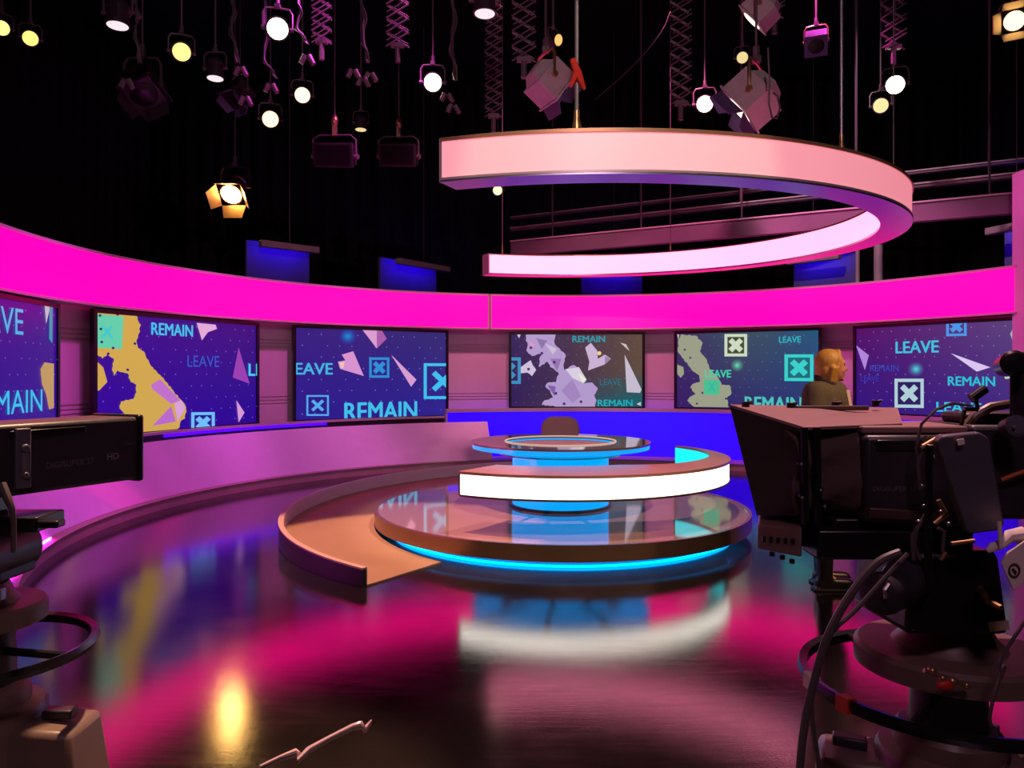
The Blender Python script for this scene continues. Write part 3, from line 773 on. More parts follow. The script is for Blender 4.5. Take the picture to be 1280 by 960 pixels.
# ------------------------------------------------------------------ overhead lamps and rigging
def frame(o, d, up=(0, 0, 1)):
    """matrix whose local z looks along d"""
    z = Vector(d).normalized(); x = Vector(up).cross(z)
    x = x.normalized() if x.length > 1e-4 else Vector((1, 0, 0)); y = z.cross(x)
    m = Matrix((x, y, z)).transposed().to_4x4(); m.translation = Vector(o); return m
_lens = {}
def lens_mat(col, k):
    if (col, k) not in _lens:
        _lens[(col, k)] = glow('lamp_lens_glow', 0, k, linear=col, base=(40, 40, 40))
    return _lens[(col, k)]
YEL, WHT, PNK, AMB, CRM = (1.0, .78, .20), (1.0, .84, .62), (1.0, .80, .86), (1.0, .52, .16), (1.0, .78, .36)
def spotlight(label, x, y, rpx, col, k, aim='camera', Z=5.2, Y=None, body=None, doors=0, doormat=None, square=False, lamp_on=True, roll=0, group='round studio lamps overhead'):
    Y = Y or (Z-H)*F/(YH-y)
    o = P(x, y, Y); r = rpx/F*Y
    d = {'camera': Vector((0, 0, H))-o, 'down': Vector((0, -.05, -1))}.get(aim) if isinstance(aim, str) else Vector(aim)
    d = d.normalized()
    X = frame(o, d) @ Matrix.Rotation(math.radians(roll), 4, 'Z'); body = body or M_lampdark
    piv = X @ Vector((0, 0, -1.3*r)); top = piv+Vector((0, 0, 2.1*r))
    t = thing('hanging_spotlight', label, 'lamp', top, group)
    m = MB(); m.X = X
    if square:
        w = r*1.25
        m.hexa([(-w, -w, -.02), (w, -w, -.02), (w, w, -.02), (-w, w, -.02)], [(-w, -w, -1.9*r), (w, -w, -1.9*r), (w, w, -1.9*r), (-w, w, -1.9*r)])
        m.hexa([(-w*.8, -w*.8, -1.9*r), (w*.8, -w*.8, -1.9*r), (w*.8, w*.8, -1.9*r), (-w*.8, w*.8, -1.9*r)], [(-w*.5, -w*.5, -2.5*r), (w*.5, -w*.5, -2.5*r), (w*.5, w*.5, -2.5*r), (-w*.5, w*.5, -2.5*r)])
        for k_ in range(4): m.box((0, w*1.02, -.5*r-k_*.35*r), (w*1.5, .02*w, .1*r))
        m.box((0, 0, -.06*r), (2*w*1.1, 2*w*1.1, .12*r))
    else:
        m.ring((0, 0, 0), (0, 0, -1), [(-.02*r, r*1.02), (0, r*1.16), (.25*r, r*1.16), (.3*r, r*1.05), (1.7*r, r*1.0), (1.75*r, r*1.1), (1.9*r, r*1.1), (2.4*r, r*.75), (2.6*r, r*.3)], 22)
        for k_ in range(5): m.box((0, r*1.02, -.5*r-k_*.24*r), (r*.9, .1*r, .08*r))
    m.build('lamp_housing', body, t, bevel=.004 if square else 0)
    m = MB(); m.X = X
    m.ring((0, 0, .022*r), (0, 0, 1), [(0, r*.97), (.03*r, r*.95), (.10*r, r*.7), (.14*r, r*.3)], 24)
    m.build('lens', lens_mat(col, k) if lamp_on else M_camgloss, t)
    m = MB(); side = X.to_3x3() @ Vector((1, 0, 0))
    side = Vector((side.x, side.y, 0)).normalized() if Vector((side.x, side.y, 0)).length > .1 else Vector((1, 0, 0))
    w = r*1.38
    m.tube([piv+side*w, piv+side*w+Vector((0, 0, 1.5*r)), piv+side*w*.8+Vector((0, 0, 1.95*r)), top-Vector((0, 0, .05*r)), piv-side*w*.8+Vector((0, 0, 1.95*r)), piv-side*w+Vector((0, 0, 1.5*r)), piv-side*w], r*.11, 6)
    for s in (-1, 1): m.cyl(piv+side*w*s*.75, piv+side*w*s*1.12, r*.2, n=10)
    m.build('yoke', M_rigdark if body is M_lampdark else M_brass, t)
    m = MB(); m.box(top+Vector((0, 0, .10*r)), (r*.5, r*.5, r*.4)); m.cyl(top+Vector((0, 0, .25*r)), top+Vector((0, 0, .9*r)), r*.22, n=10)
    m.build('clamp', M_rigdark, t)
    m = MB(); m.cyl(top+Vector((0, 0, .8*r)), (top.x, top.y, RZ), .012, n=8); m.build('drop_rod', M_rigdark, t)
    for q in range(doors):
        a = q*PI/2; ca, sa = math.cos(a), math.sin(a); w0, w1, L = r*1.15, r*.9, r*(.85 if square else 1.3)
        open_ = .55
        def D(u, v, n_): 
            xx, yy, zz = u, w0+v*math.sin(open_)+n_*math.cos(open_), .02+v*math.cos(open_)-n_*math.sin(open_)
            return (xx*ca-yy*sa, xx*sa+yy*ca, zz)
        m = MB(); m.X = X
        m.hexa([D(-w0, 0, 0), D(w0, 0, 0), D(w1, L, 0), D(-w1, L, 0)], [D(-w0, 0, .012), D(w0, 0, .012), D(w1, L, .012), D(-w1, L, .012)])
        m.build('barn_door', doormat or M_lampdark, t)
    return t
spotlight('yellow lit round lamp cut by the frame edge', 2, 35, 9, YEL, 1.8)
spotlight('small yellow oval lamp second from the frame edge', 38, 48, 9, YEL, 1.3)
spotlight('pinkish white lamp pointing straight down, beside the dark diamond lamp', 147, 32, 13, PNK, 1.05, 'down')
spotlight('yellow lit round lamp hung between two dark diamond lamps', 227, 65, 11, YEL, 1.7)
spotlight('small flat pinkish white lamp pointing down next to the purple door lamp', 269, 98, 10, PNK, 1.05, 'down')
spotlight('large bright white lamp in the top row near the yellow ones', 347, 36, 13, WHT, 12)
spotlight('bright yellowish lamp above the first dark flood panel', 378, 119, 9.5, CRM, 2.6)
spotlight('bright yellow lamp lower than its neighbours, over the screens', 338, 149, 10, CRM, 2.4)
spotlight('bright white lamp hung alone before the ring end', 541, 103, 11, WHT, 12)
spotlight('pinkish white lamp pointing down above the ring start', 606, 17, 13, PNK, 1.05, 'down')
spotlight('small dim warm lamp pointing down between the two flood panels', 451, 162, 7, CRM, .9, 'down')
spotlight('bright white lamp just above the pink ring beside the big grey lamp', 881, 130, 10, WHT, 12)
spotlight('bright white lamp with a hook over the ring bend', 1119, 106, 11, WHT, 12)
spotlight('dim yellow lamp below the bright one over the ring bend', 1101, 132, 9, CRM, 1.1)
spotlight('square amber lamp with barn doors at the upper corner', 1268, 26, 12, CRM, 2.5, doors=4, doormat=M_brass)
spotlight('amber lit lamp with open barn doors hanging low over the dark drapes', 289, 243, 13, (1.0, .58, .16), 42, (-.02, -.75, -.70), Y=14.2, doors=4, doormat=M_brass, body=M_brass)
spotlight('small amber lamp above the grey lamp with the red tie', 698, 50, 7, AMB, 1.2, (.6, -.6, -.3))
spotlight('small cream lamp hanging above the big grey lamp', 928, 72, 7, CRM, .9)
spotlight('tiny greenish white lamp seen just under the ring start', 622, 238, 6, (.9, 1.0, .55), 1.2, Y=15)
GB = 'big grey lamps with purple barn doors'
spotlight('big grey lamp with a purple barn door aimed toward the round desk', 924, 138, 20, WHT, 3, (-.72, .28, -.62), Y=7.6, body=M_lampbody, doors=4, doormat=M_barn, square=True, roll=20, group=GB)
spotlight('grey lamp with purple barn door hung by the red tie', 698, 116, 17, WHT, 3, (.72, .34, -.58), Y=7.8, body=M_lampbody, doors=4, doormat=M_barn, square=True, group=GB)
spotlight('small grey lamp at the top edge above the cream lamp', 940, 26, 14, WHT, 2, (-.6, .35, -.6), Y=8.0, body=M_lampbody, square=True, group=GB)
DB = 'dark lamps with square barn doors'
spotlight('dark diamond shaped lamp with barn doors under the first pinkish lamp', 180, 118, 17, PNK, .05, (.35, -.55, -.75), body=M_lampdark, doors=4, doormat=M_lampdark, square=True, lamp_on=False, roll=40, group=DB)
spotlight('dark lamp with a purple barn door under the second pinkish lamp', 293, 124, 11, PNK, .05, (-.3, -.45, -.8), body=M_lampdark, doors=4, doormat=M_barn, square=True, lamp_on=False, group=DB)
spotlight('small dark purple lamp high beyond the big grey lamp', 1020, 58, 10, PNK, .05, (-.25, -.6, -.7), body=M_barn, square=True, lamp_on=False, group=DB)

def flood(label, x, y, wpx, hpx, Y):
    o = P(x, y, Y); w = wpx/F*Y; h = hpx/F*Y
    t = thing('hanging_flood_panel', label, 'lamp', o+Vector((0, 0, h*.95)), 'dark flood panels')
    R = Euler((math.radians(14), math.radians(6), math.radians(-20)))
    m = MB(); m.X = Matrix.Translation(o) @ R.to_matrix().to_4x4()
    m.hexa([(-w/2, -.02, -h/2), (w/2, -.02, -h/2), (w/2, -.02, h/2), (-w/2, -.02, h/2)], [(-w*.42, .16, -h*.36), (w*.42, .16, -h*.36), (w*.42, .16, h*.36), (-w*.42, .16, h*.36)])
    m.build('panel_housing', M_lampdark, t, bevel=.006)
    m = MB(); m.X = Matrix.Translation(o) @ R.to_matrix().to_4x4()
    m.box((0, -.026, 0), (w*.88, .012, h*.78)); m.build('diffuser_face', M_camgloss, t)
    m = MB(); m.X = Matrix.Translation(o) @ R.to_matrix().to_4x4()
    m.tube([(-w*.54, .03, -h*.2), (-w*.54, .03, h*.62), (-w*.40, .05, h*.80), (w*.40, .05, h*.80), (w*.54, .03, h*.62), (w*.54, .03, -h*.2)], .013, 6)
    for s in (-1, 1): m.cyl((s*w*.5, .03, -h*.05), (s*w*.58, .03, -h*.05), .035, n=10)
    m.build('yoke', M_rigdark, t)
    top = (Matrix.Translation(o) @ R.to_matrix().to_4x4()) @ Vector((0, .05, h*.80))
    m = MB(); m.box(top+Vector((0, 0, .06)), (.06, .06, .14)); m.sphere(top+Vector((0, 0, .2)), (.05, .05, .09), 10, 6); m.build('clamp', M_brass, t)
    MB().cyl(top+Vector((0, 0, .2)), (top.x, top.y, RZ), .012, n=8).build('drop_rod', M_rigdark, t)
flood('dark flood panel hanging below the bright yellowish lamps', 417, 194, 58, 30, 10.6)
flood('dark flood panel hanging beside another, closer to the pink ring', 497, 194, 52, 28, 11.4)

def pantograph(label, x, ybot, Y, wpx, cells):
    b = P(x, ybot, Y); w = wpx/F*Y/2; hc = w*1.25; n = cells
    t = thing('pantograph_hanger', label, 'hanger', b, 'scissor lattice lamp hangers')
    m = MB()
    for dy, fl in ((-.02, 1), (.02, -1)):
        for k in range(n):
            z = b.z+.18+k*hc
            m.tube([(b.x-w*fl, b.y+dy, z), (b.x+w*fl, b.y+dy, z+hc)], .011, 5)
            m.tube([(b.x-w*fl*.9, b.y+dy*3, z+hc*.32), (b.x+w*fl*.9, b.y+dy*3, z+hc*1.2)], .008, 5)
    m.build('scissor_lattice', M_rigdark, t)
    m = MB(); m.cyl((b.x, b.y, b.z), (b.x, b.y, b.z+.2), .03, n=10); m.box((b.x, b.y, b.z+.2), (w*1.2, .06, .05)); m.build('lamp_spigot', M_rigdark, t)
    z1 = b.z+.18+n*hc
    if z1 < RZ: MB().cyl((b.x, b.y, z1), (b.x, b.y, RZ), .012, n=8).build('drop_rod', M_rigdark, t)
pantograph('scissor lattice hanger above the first flood panel', 402, 75, 8.4, 24, 11)
pantograph('scissor lattice hanger above the second flood panel', 497, 78, 9.0, 28, 11)
pantograph('dim long scissor lattice hanger reaching down to the ring start', 617, 165, 9.6, 22, 20)
pantograph('wide scissor lattice hanger beside the lamp with the red tie', 655, 98, 8.2, 30, 12)
pantograph('scissor lattice hanger between the red tie and the big grey lamp', 851, 150, 9.2, 26, 15)
pantograph('warm lit scissor lattice hanger at the top above the small purple lamp', 968, 42, 8.6, 24, 9)
pantograph('scissor lattice hanger above the bright lamp with the hook', 1117, 80, 9.0, 30, 11)

def drop_cable(label, pts, Y, r, plugs):
    P3 = [P(x, y, Y) for x, y in pts]
    top = Vector((P3[0].x, P3[0].y, RZ))
    t = thing('hanging_cable', label, 'cable', P3[-1], 'hanging lamp cables')
    path = [top]+P3
    sm = []
    for i in range(len(path)-1):
        for k in range(5): sm.append(path[i].lerp(path[i+1], k/5)+Vector((.012*math.sin(i*5+k*1.7), .0, 0)))
    sm.append(path[-1])
    m = MB(); m.tube(sm, r, 7); m.tube([p+Vector((r*1.8*math.cos(i*.9), r*1.8*math.sin(i*.9), 0)) for i, p in enumerate(sm)], r*.6, 6)
    m.build('cable_run', M_cable, t)
    for x, y in plugs:
        q = P(x, y, Y)
        m = MB(); m.cyl(q, q+Vector((.05, 0, -.09)), .035, .028, 10); m.cyl(q+Vector((-.05, .02, .02)), q+Vector((-.09, .02, -.07)), .03, n=10)
        m.build('plug_connector', M_rigdark, t)
drop_cable('cable with connectors above the dark diamond lamp', [(171, 5), (170, 40), (174, 78)], 8.4, .014, [(169, 12), (160, 100)])
drop_cable('thick cable above the lamp with the small purple barn door', [(292, 5), (290, 35), (296, 78)], 8.8, .018, [(303, 85), (309, 122)])
drop_cable('bent cable beside the large bright white lamp', [(375, 5), (372, 35), (384, 55)], 8.2, .013, [(386, 70)])
drop_cable('cable looping below the large bright white lamp', [(333, 30), (331, 75), (345, 98)], 8.6, .013, [(341, 106)])
drop_cable('thick cable ending in a cluster of plugs above the small dim lamp', [(453, 5), (455, 50), (459, 78)], 9.0, .018, [(444, 88), (456, 98), (465, 92)])
drop_cable('thick cable ending beside the bright lamp before the ring end', [(567, 5), (566, 60), (569, 100)], 9.4, .02, [(561, 118), (569, 132)])
t = thing('slack_wire', 'thin slack wire curving down in the dark behind the ring rod', 'cable', P(838, 20, 10))
MB().tube([P(838-95*s_, 15+110*s_**.7, 10+2*s_)+Vector((0, 0, 0)) for s_ in [k/16 for k in range(17)]], .008, 6).build('wire_run', M_cable, t)
t = thing('hanging_cable_loop', 'loop of cable hanging beside the big grey lamp', 'cable', P(966, 125, 6.9))
MB().tube([P(960, 60, 6.9), P(962, 100, 6.9), P(961, 130, 6.9), P(965, 147, 6.9), P(971, 148, 6.9), P(975, 135, 6.9), P(972, 120, 6.9), P(966, 116, 6.9)], .009, 7).build('cable_run', M_cable, t)

# ------------------------------------------------------------------ lettering on equipment
def lettering(name, word, o, ux, uz, hgt, material, parent, thick=.004):
    V, Fc, asp = text_mesh(word, thick)
    ux = Vector(ux).normalized(); uz = Vector(uz).normalized(); n = ux.cross(uz).normalized()
    m = MB()
    pts = [Vector(o)+ux*(a*asp*hgt)+uz*(b*hgt) for a, b in V]
    nb = len(pts)
    m.add([p+n*.0012 for p in pts], Fc)
    return m.build(name, material, parent, smooth=0)

# ------------------------------------------------------------------ camera pedestals
def pedestal(label, px, py, k, zring, rring, ztop, rtop, red):
    t = thing('camera_pedestal', label, 'pedestal', (px, py, 0), 'studio camera pedestals')
    MB().ring((px, py, .40), (px, py, 1), [(0, .11), (ztop-.46, .10)], 28).build('column', M_peddark, t)
    MB().ring((px, py, .06), (px, py, 1), [(0, .20), (.32, .20), (.335, .19), (.345, .15), (.39, .148), (.405, .135), (.41, .115)], 32).build('column_housing', M_ped, t)
    MB().ring((px, py, ztop-.075), (px, py, 2), [(0, rtop*.9), (.01, rtop), (.06, rtop), (.072, rtop*.95), (.075, rtop*.6), (.10, rtop*.5), (.14, rtop*.42)], 40).build('top_plate', M_ped, t)
    w = MB().arc(px, py, [(rring-.014, zring-.016), (rring-.014, zring+.012), (rring+.008, zring+.018), (rring+.014, zring), (rring+.006, zring-.018)], 0, 2*PI, 64).build('steering_ring', M_camgloss, t)
    for q in range(3):
        a = q*2*PI/3+1.9
        m = MB(); m.tube([(px+.1*math.cos(a), py+.1*math.sin(a), zring), (px+(rring-.005)*math.cos(a), py+(rring-.005)*math.sin(a), zring)], .014, 8)
        m.build('ring_spoke', M_camgloss, w)
    if red:
        for a, mm, nm in ((3.55, M_red, 'red_tape'), (3.15, M_white, 'white_tape')):
            MB().arc(px, py, [(rring-.018, zring-.020), (rring-.018, zring+.018), (rring+.018, zring+.022), (rring+.018, zring-.022)], a-.05, a+.05, 5).build(nm, mm, w)
    for q in range(3):
        a = q*2*PI/3+k
        ca, sa = math.cos(a), math.sin(a)
        def L(u, v, z): return Vector((px+u*ca-v*sa, py+u*sa+v*ca, z))
        m = MB()
        m.hexa([L(.14, -.12, .05), L(.39, -.13, .05), L(.39, .13, .05), L(.14, .12, .05)], [L(.14, -.11, .36), L(.36, -.10, .34), L(.36, .10, .34), L(.14, .11, .36)])
        c = m.build('wheel_cover', M_ped, t, bevel=.02)
        for s in (-.05, .05):
            m = MB(); m.ring(L(.33, s-.02, .065), L(.33, s+.02, .065), [(0, .055), (.008, .065), (.032, .065), (.04, .055)], 20)
            m.build('wheel', M_rubber, c)
        MB().box(L(.27, 0, .37), (.10, .05, .03), (0, 0, a)).build('brake_pedal', M_peddark, c, bevel=.006)
    return t
LX, LY = -1.80, 2.60
pedestal('camera pedestal with a plain black steering ring, before the slanted counter', LX, LY, .0, .585, .345, .745, .20, False)
QX, QY = 1.306, 2.3
pedestal('camera pedestal with a red taped steering ring, under the prompter camera', QX, QY, 2.75, .60, .41, .71, .26, True)

# ------------------------------------------------------------------ broadcast camera at the frame edge
t = thing('studio_camera', 'black broadcast camera with a long box lens, cut by the frame edge', 'camera', (LX-.1, LY, .78), 'studio cameras')
ya, yb = 2.63, 2.89
xr = -1.274; xl = -1.97
XL = Matrix.Translation((-1.667, 2.50, 0)) @ Matrix.Rotation(math.radians(65), 4, 'Z') @ Matrix.Translation((1.819, -2.63, 0))
def ML():
    m = MB(); m.X = XL; return m
m = ML(); m.hexa([(xl, ya, 1.112), (xr-.02, ya, 1.108), (xr-.02, ya, 1.350), (xl, ya, 1.350)], [(xl, yb, 1.112), (xr-.02, yb, 1.108), (xr-.02, yb, 1.350), (xl, yb, 1.350)])
lens = m.build('lens_housing', M_cambody, t, bevel=.014)
m = ML(); m.hexa([(xr-.03, ya-.006, 1.10), (xr, ya-.006, 1.10), (xr, ya-.006, 1.358), (xr-.03, ya-.006, 1.358)], [(xr-.03, yb+.006, 1.10), (xr, yb+.006, 1.10), (xr, yb+.006, 1.358), (xr-.03, yb+.006, 1.358)])
m.build('front_bezel', M_camgloss, lens, bevel=.01)
m = ML(); m.ring((xr-.005, (ya+yb)/2, 1.247), (xr+1, (ya+yb)/2, 1.247), [(0, .095), (.012, .095), (.012, .085), (.004, .08), (.016, .04), (.02, .01)], 32)
m.build('front_glass', mat('lens_glass', (12, 12, 22), .03, ior=1.8), lens)
ML().box((-1.655, ya-.002, 1.315), (.27, .008, .026)).build('vent_recess', M_camgloss, lens, bevel=.003)
m = ML()
m.box((-1.75, ya-.008, 1.235), (.05, .016, .20)); m.cyl((-1.75, ya-.03, 1.27), (-1.75, ya, 1.27), .013, n=12); m.cyl((-1.75, ya-.03, 1.18), (-1.75, ya, 1.18), .010, n=12)
m.build('servo_bracket', M_camgrey, lens, bevel=.004)
ML().box((-1.752, ya-.02, 1.215), (.02, .01, .08)).build('servo_label', M_print, lens)
ML().box((-1.435, (ya+yb)/2, 1.125), (.035, .10, .03)).build('lens_foot', M_camgloss, lens, bevel=.004)
lettering('lens_lettering', 'DIGISUPER 27', XL @ Vector((-1.665, ya-.0015, 1.19)), (math.cos(math.radians(65)), math.sin(math.radians(65)), 0), (0, 0, 1), .021, M_print, lens, 0)
lettering('lens_lettering', 'HD', XL @ Vector((-1.432, ya-.0015, 1.196)), (math.cos(math.radians(65)), math.sin(math.radians(65)), 0), (0, 0, 1), .024, mat('pale_print', (150, 142, 150), .5), lens, 0)
lettering('lens_lettering', 'Canon', XL @ Vector((-1.358, ya-.0015, 1.246)), (math.cos(math.radians(65)), math.sin(math.radians(65)), 0), (0, 0, 1), .012, M_print, lens, 0)
m = ML(); m.box((-2.20, 2.76, 1.23), (.44, .16, .24)); m.box((-2.15, 2.76, 1.37), (.3, .05, .05)); m.box((-2.36, 2.76, 1.22), (.14, .19, .2))
m.build('camera_body', M_cambody, t, bevel=.012)
m = ML(); m.box((-2.1, 2.71, 1.50), (.24, .26, .20)); m.box((-2.27, 2.71, 1.50), (.12, .20, .16)); m.build('viewfinder', M_cambody, t, bevel=.01)
m = ML(); m.cyl((-2.1, 2.76, 1.36), (-2.1, 2.76, 1.42), .03, n=12); m.build('viewfinder_mount', M_camgloss, t)
# pan head
m = MB(); m.box((LX+.06, LY, 1.02), (.36, .16, .05)); m.box((LX+.26, LY-.05, 1.02), (.09, .05, .024)); m.box((LX-.04, LY, 1.075), (.2, .12, .06)); m.build('mounting_plate', M_camgloss, t, bevel=.006)
hd = MB().ring((LX+.05, LY-.13, .915), (LX+.05, LY+1, .915), [(0, .08), (.01, .095), (.24, .095), (.25, .08)], 28).build('pan_head', M_cambody, t)
m = MB(); m.ring((LX+.075, LY-.15, .895), (LX+.075, LY, .895), [(0, .014), (.02, .018)], 14); m.build('tilt_knob', M_knob, hd)
m = MB(); m.box((LX+.03, LY, .88), (.20, .2, .10)); m.ring((LX, LY, .812), (LX, LY, 2), [(0, .085), (.05, .085)], 24); m.build('head_base', M_cambody, t, bevel=.01)
MB().box((LX+.12, LY-.10, .80), (.05, .03, .04)).build('brake_lever', M_knob, hd, bevel=.004)
MB().tube([P(2, 605, 2.46), P(9, 622, 2.45), P(15, 636, 2.45), P(17, 655, 2.46), P(17, 690, 2.47)], [.014, .013, .010, .009, .008], 8).build('lens_cable', M_cable, t)
MB().tube([(LX-.12, LY-.06, .97), (LX-.30, LY-.25, .88), (LX-.38, LY-.35, .84)], .014, 8).build('pan_handle', M_camgloss, t)

# ------------------------------------------------------------------ prompter camera
t = thing('studio_camera', 'black studio camera with a prompter hood and cloth shroud, on the red taped pedestal', 'camera', (QX, QY, .78), 'studio cameras')
def PP(x, y, Y): return P(x, y, Y)
nf_t, nf_b = P(912, 507, 2.36), P(945, 641, 2.36)
nb_t, nb_b = P(1006, 536, 2.16), P(1006, 641, 2.20)
ff_t = P(914, 507, 2.80); ff_b = P(950, 620, 2.72); ff_b.z = nf_b.z
fb_t = P(1122, 511, 2.62); fb_b = P(1090, 620, 2.56); fb_b.z = nb_b.z
def slab(a, b, c, d, th):
    n = (b-a).cross(d-a).normalized()*th
    return MB().hexa([a, b, c, d], [a+n, b+n, c+n, d+n])
hood = slab(nf_t, nb_t, nb_b, nf_b, .008).build('prompter_hood', M_hood, t)
slab(ff_t, fb_t, fb_b, ff_b, .008).build('hood_side', M_hood, hood)
nb_t2 = P(1128, 531, 2.22)
m = MB(); a = [nf_t, nb_t, nb_t2, P(1122, 511, 2.62), Vector((ff_t.x, ff_t.y, ff_t.z))]
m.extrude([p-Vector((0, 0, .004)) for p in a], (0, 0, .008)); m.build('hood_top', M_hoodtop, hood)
for x, y, Y in ((932, 509, 2.4), (988, 510, 2.5), (1044, 509, 2.52), (1094, 507, 2.55)):
    q = P(x, y+1, Y)
    m = MB(); m.cyl(q, q+Vector((0, 0, .02)), .012, n=10); m.cyl(q+Vector((0, 0, .012)), q+Vector((.02, 0, .018)), .006, n=8); m.build('hood_clip', M_camgloss, hood)
m = MB(); q0, q1 = P(985, 510, 2.5), P(1085, 510, 2.5); m.tube([q0, q1], .008, 8); m.build('hood_bar', M_dark, hood)
slab(nf_b, nb_b, fb_b, ff_b, -.008).build('hood_floor', M_hood, hood)
# brackets behind the hood
m = MB()
for x in (1005, 1021):
    q = P(x, 534, 2.15); q2 = P(x+2, 655, 2.15); m.tube([q, q2], .011, 8)
for x, y in ((1002, 580), (1003, 620), (1022, 590), (1026, 612), (1030, 628)):
    q = P(x, y, 2.13); m.cyl(q, q+Vector((0, .03, 0)), .008, n=10)
m.build('upright_bracket', M_camgloss, t)
m = MB()
for x, y in ((1002, 580), (1003, 622), (1026, 613), (1031, 633)):
    q = P(x, y, 2.12); m.sphere(q, .0045, 8, 6)
m.build('bracket_screw', M_knob, t)
# shroud cloth
m = MB(); vs = []; fs = []; N = 40; K = 14
ctr0 = Vector((.80, 2.34, 1.235)); ctr1 = Vector((1.02, 2.30, 1.225))
for k in range(K+1):
    s_ = k/K
    c = ctr0.lerp(ctr1, s_)
    hy = .18*(1-s_)+.145*s_-.02*math.sin(PI*s_); hz = .135*(1-s_)+.13*s_-.012*math.sin(PI*s_)
    for i in range(N):
        a = 2*PI*i/N; ca, sa = math.cos(a), math.sin(a)
        e = (abs(ca)**4+abs(sa)**4)**-.25
        w = 1+.05*math.sin(a*7+s_*5)*math.sin(PI*s_)+.03*math.sin(a*13+s_*11)
        vs.append((c.x+.012*math.sin(a*5), c.y+hy*ca*e*w, c.z+hz*sa*e*w))
for k in range(K):
    for i in range(N):
        j = (i+1) % N; fs.append((k*N+i, k*N+j, (k+1)*N+j, (k+1)*N+i))
m.add(vs, fs); sh = m.build('cloth_shroud', M_cloth, t, smooth=80)
sh.modifiers.new('thick', 'SOLIDIFY').thickness = .004
# lens box and body
ly0, ly1 = 2.14, 2.44
lb = MB().hexa([(.985, ly0, 1.10), (1.30, ly0, 1.085), (1.30, ly0, 1.345), (.985, ly0, 1.345)], [(.985, ly1, 1.10), (1.30, ly1, 1.085), (1.30, ly1, 1.345), (.985, ly1, 1.345)]).build('lens_housing', M_cambody, t, bevel=.014)
MB().box((1.14, (ly0+ly1)/2, 1.358), (.30, .24, .022)).build('lens_top_cover', M_hoodtop, lb, bevel=.006)  # same black lens box, its lit top painted paler
MB().box((1.09, ly0-.002, 1.318), (.15, .008, .03)).build('vent_recess', M_camgloss, lb, bevel=.003)
MB().box((1.10, ly0-.006, 1.125), (.22, .014, .03), (0, .06, 0)).build('lens_lower_trim', M_dark, lb, bevel=.004)
lettering('lens_lettering', 'DIGISUPER 27', (1.005, ly0-.0015, 1.19), (1, 0, 0), (0, 0, 1), .014, M_print, lb, 0)
body = MB(); body.box((1.55, 2.32, 1.235), (.48, .26, .27)); body.box((1.50, 2.32, 1.385), (.34, .14, .035)); body.box((1.74, 2.32, 1.22), (.12, .28, .22))
bd = body.build('camera_body', M_cambody, t, bevel=.014)
MB().tube([P(1206, 536, 2.25), P(1218, 520, 2.25), P(1238, 509, 2.25), P(1262, 505, 2.25), P(1290, 507, 2.25), P(1310, 520, 2.25)], .014, 10).build('carry_handle', M_ped, bd)
m = MB(); m.tube([P(1252, 600, 2.17), P(1266, 594, 2.16), P(1290, 586, 2.16)], .006, 8); m.build('orange_cable', M_orange, bd)
# viewfinder
vf = MB(); vf.hexa([P(1262, 455, 2.15), P(1330, 455, 2.15), P(1330, 528, 2.15), P(1262, 528, 2.15)], [P(1262, 455, 2.42), P(1330, 455, 2.42), P(1330, 528, 2.42), P(1262, 528, 2.42)])
v = vf.build('viewfinder', M_cambody, t, bevel=.012)
m = MB(); q = P(1265, 455, 2.12); m.ring(q, q+Vector((-.3, -1, .1)), [(-.06, .03), (.0, .034), (.02, .036), (.028, .028), (.03, .01)], 20); m.build('focus_knob', M_camgloss, v)
m = MB(); q = P(1269, 533, 2.10); m.ring(q, q+Vector((-.2, -1, .2)), [(-.05, .026), (.0, .030), (.014, .030), (.02, .022)], 20); m.build('contrast_knob', M_camgrey, v)
m = MB(); m.sphere(P(1268, 534, 2.075), .005, 8, 6); m.build('knob_dot', M_knob, v)
m = MB(); m.box(P(1275, 446, 2.2), (.05, .08, .03)); m.build('viewfinder_top', M_ped, v, bevel=.006)
# small microphone
m = MB(); m.cyl(P(1214, 498, 2.2), P(1231, 486, 2.2), .014, n=12); m.cyl(P(1206, 511, 2.2), P(1222, 512, 2.2), .006, n=8); m.tube([P(1222, 512, 2.2), P(1220, 500, 2.2)], .006, 6); m.tube([P(1206, 511, 2.2), P(1200, 540, 2.25)], .006, 6)
m.build('small_microphone', M_camgloss, t)
# rear monitor panel
pts = [(1172, 553), (1178, 545), (1226, 541), (1237, 548), (1256, 655), (1252, 663), (1214, 668), (1207, 662)]
m = MB(); m.extrude([P(x, y, 1.93+.06*(y-541)/127) for x, y in pts], (.012, .05, 0)); mp_ = m.build('monitor_panel', M_camgrey, t, bevel=.006)
m = MB(); m.extrude([P(x, y, 1.925) for x, y in ((1196, 550), (1205, 548), (1206, 555), (1198, 557))], (0, .003, 0)); m.build('white_sticker', M_white, mp_)
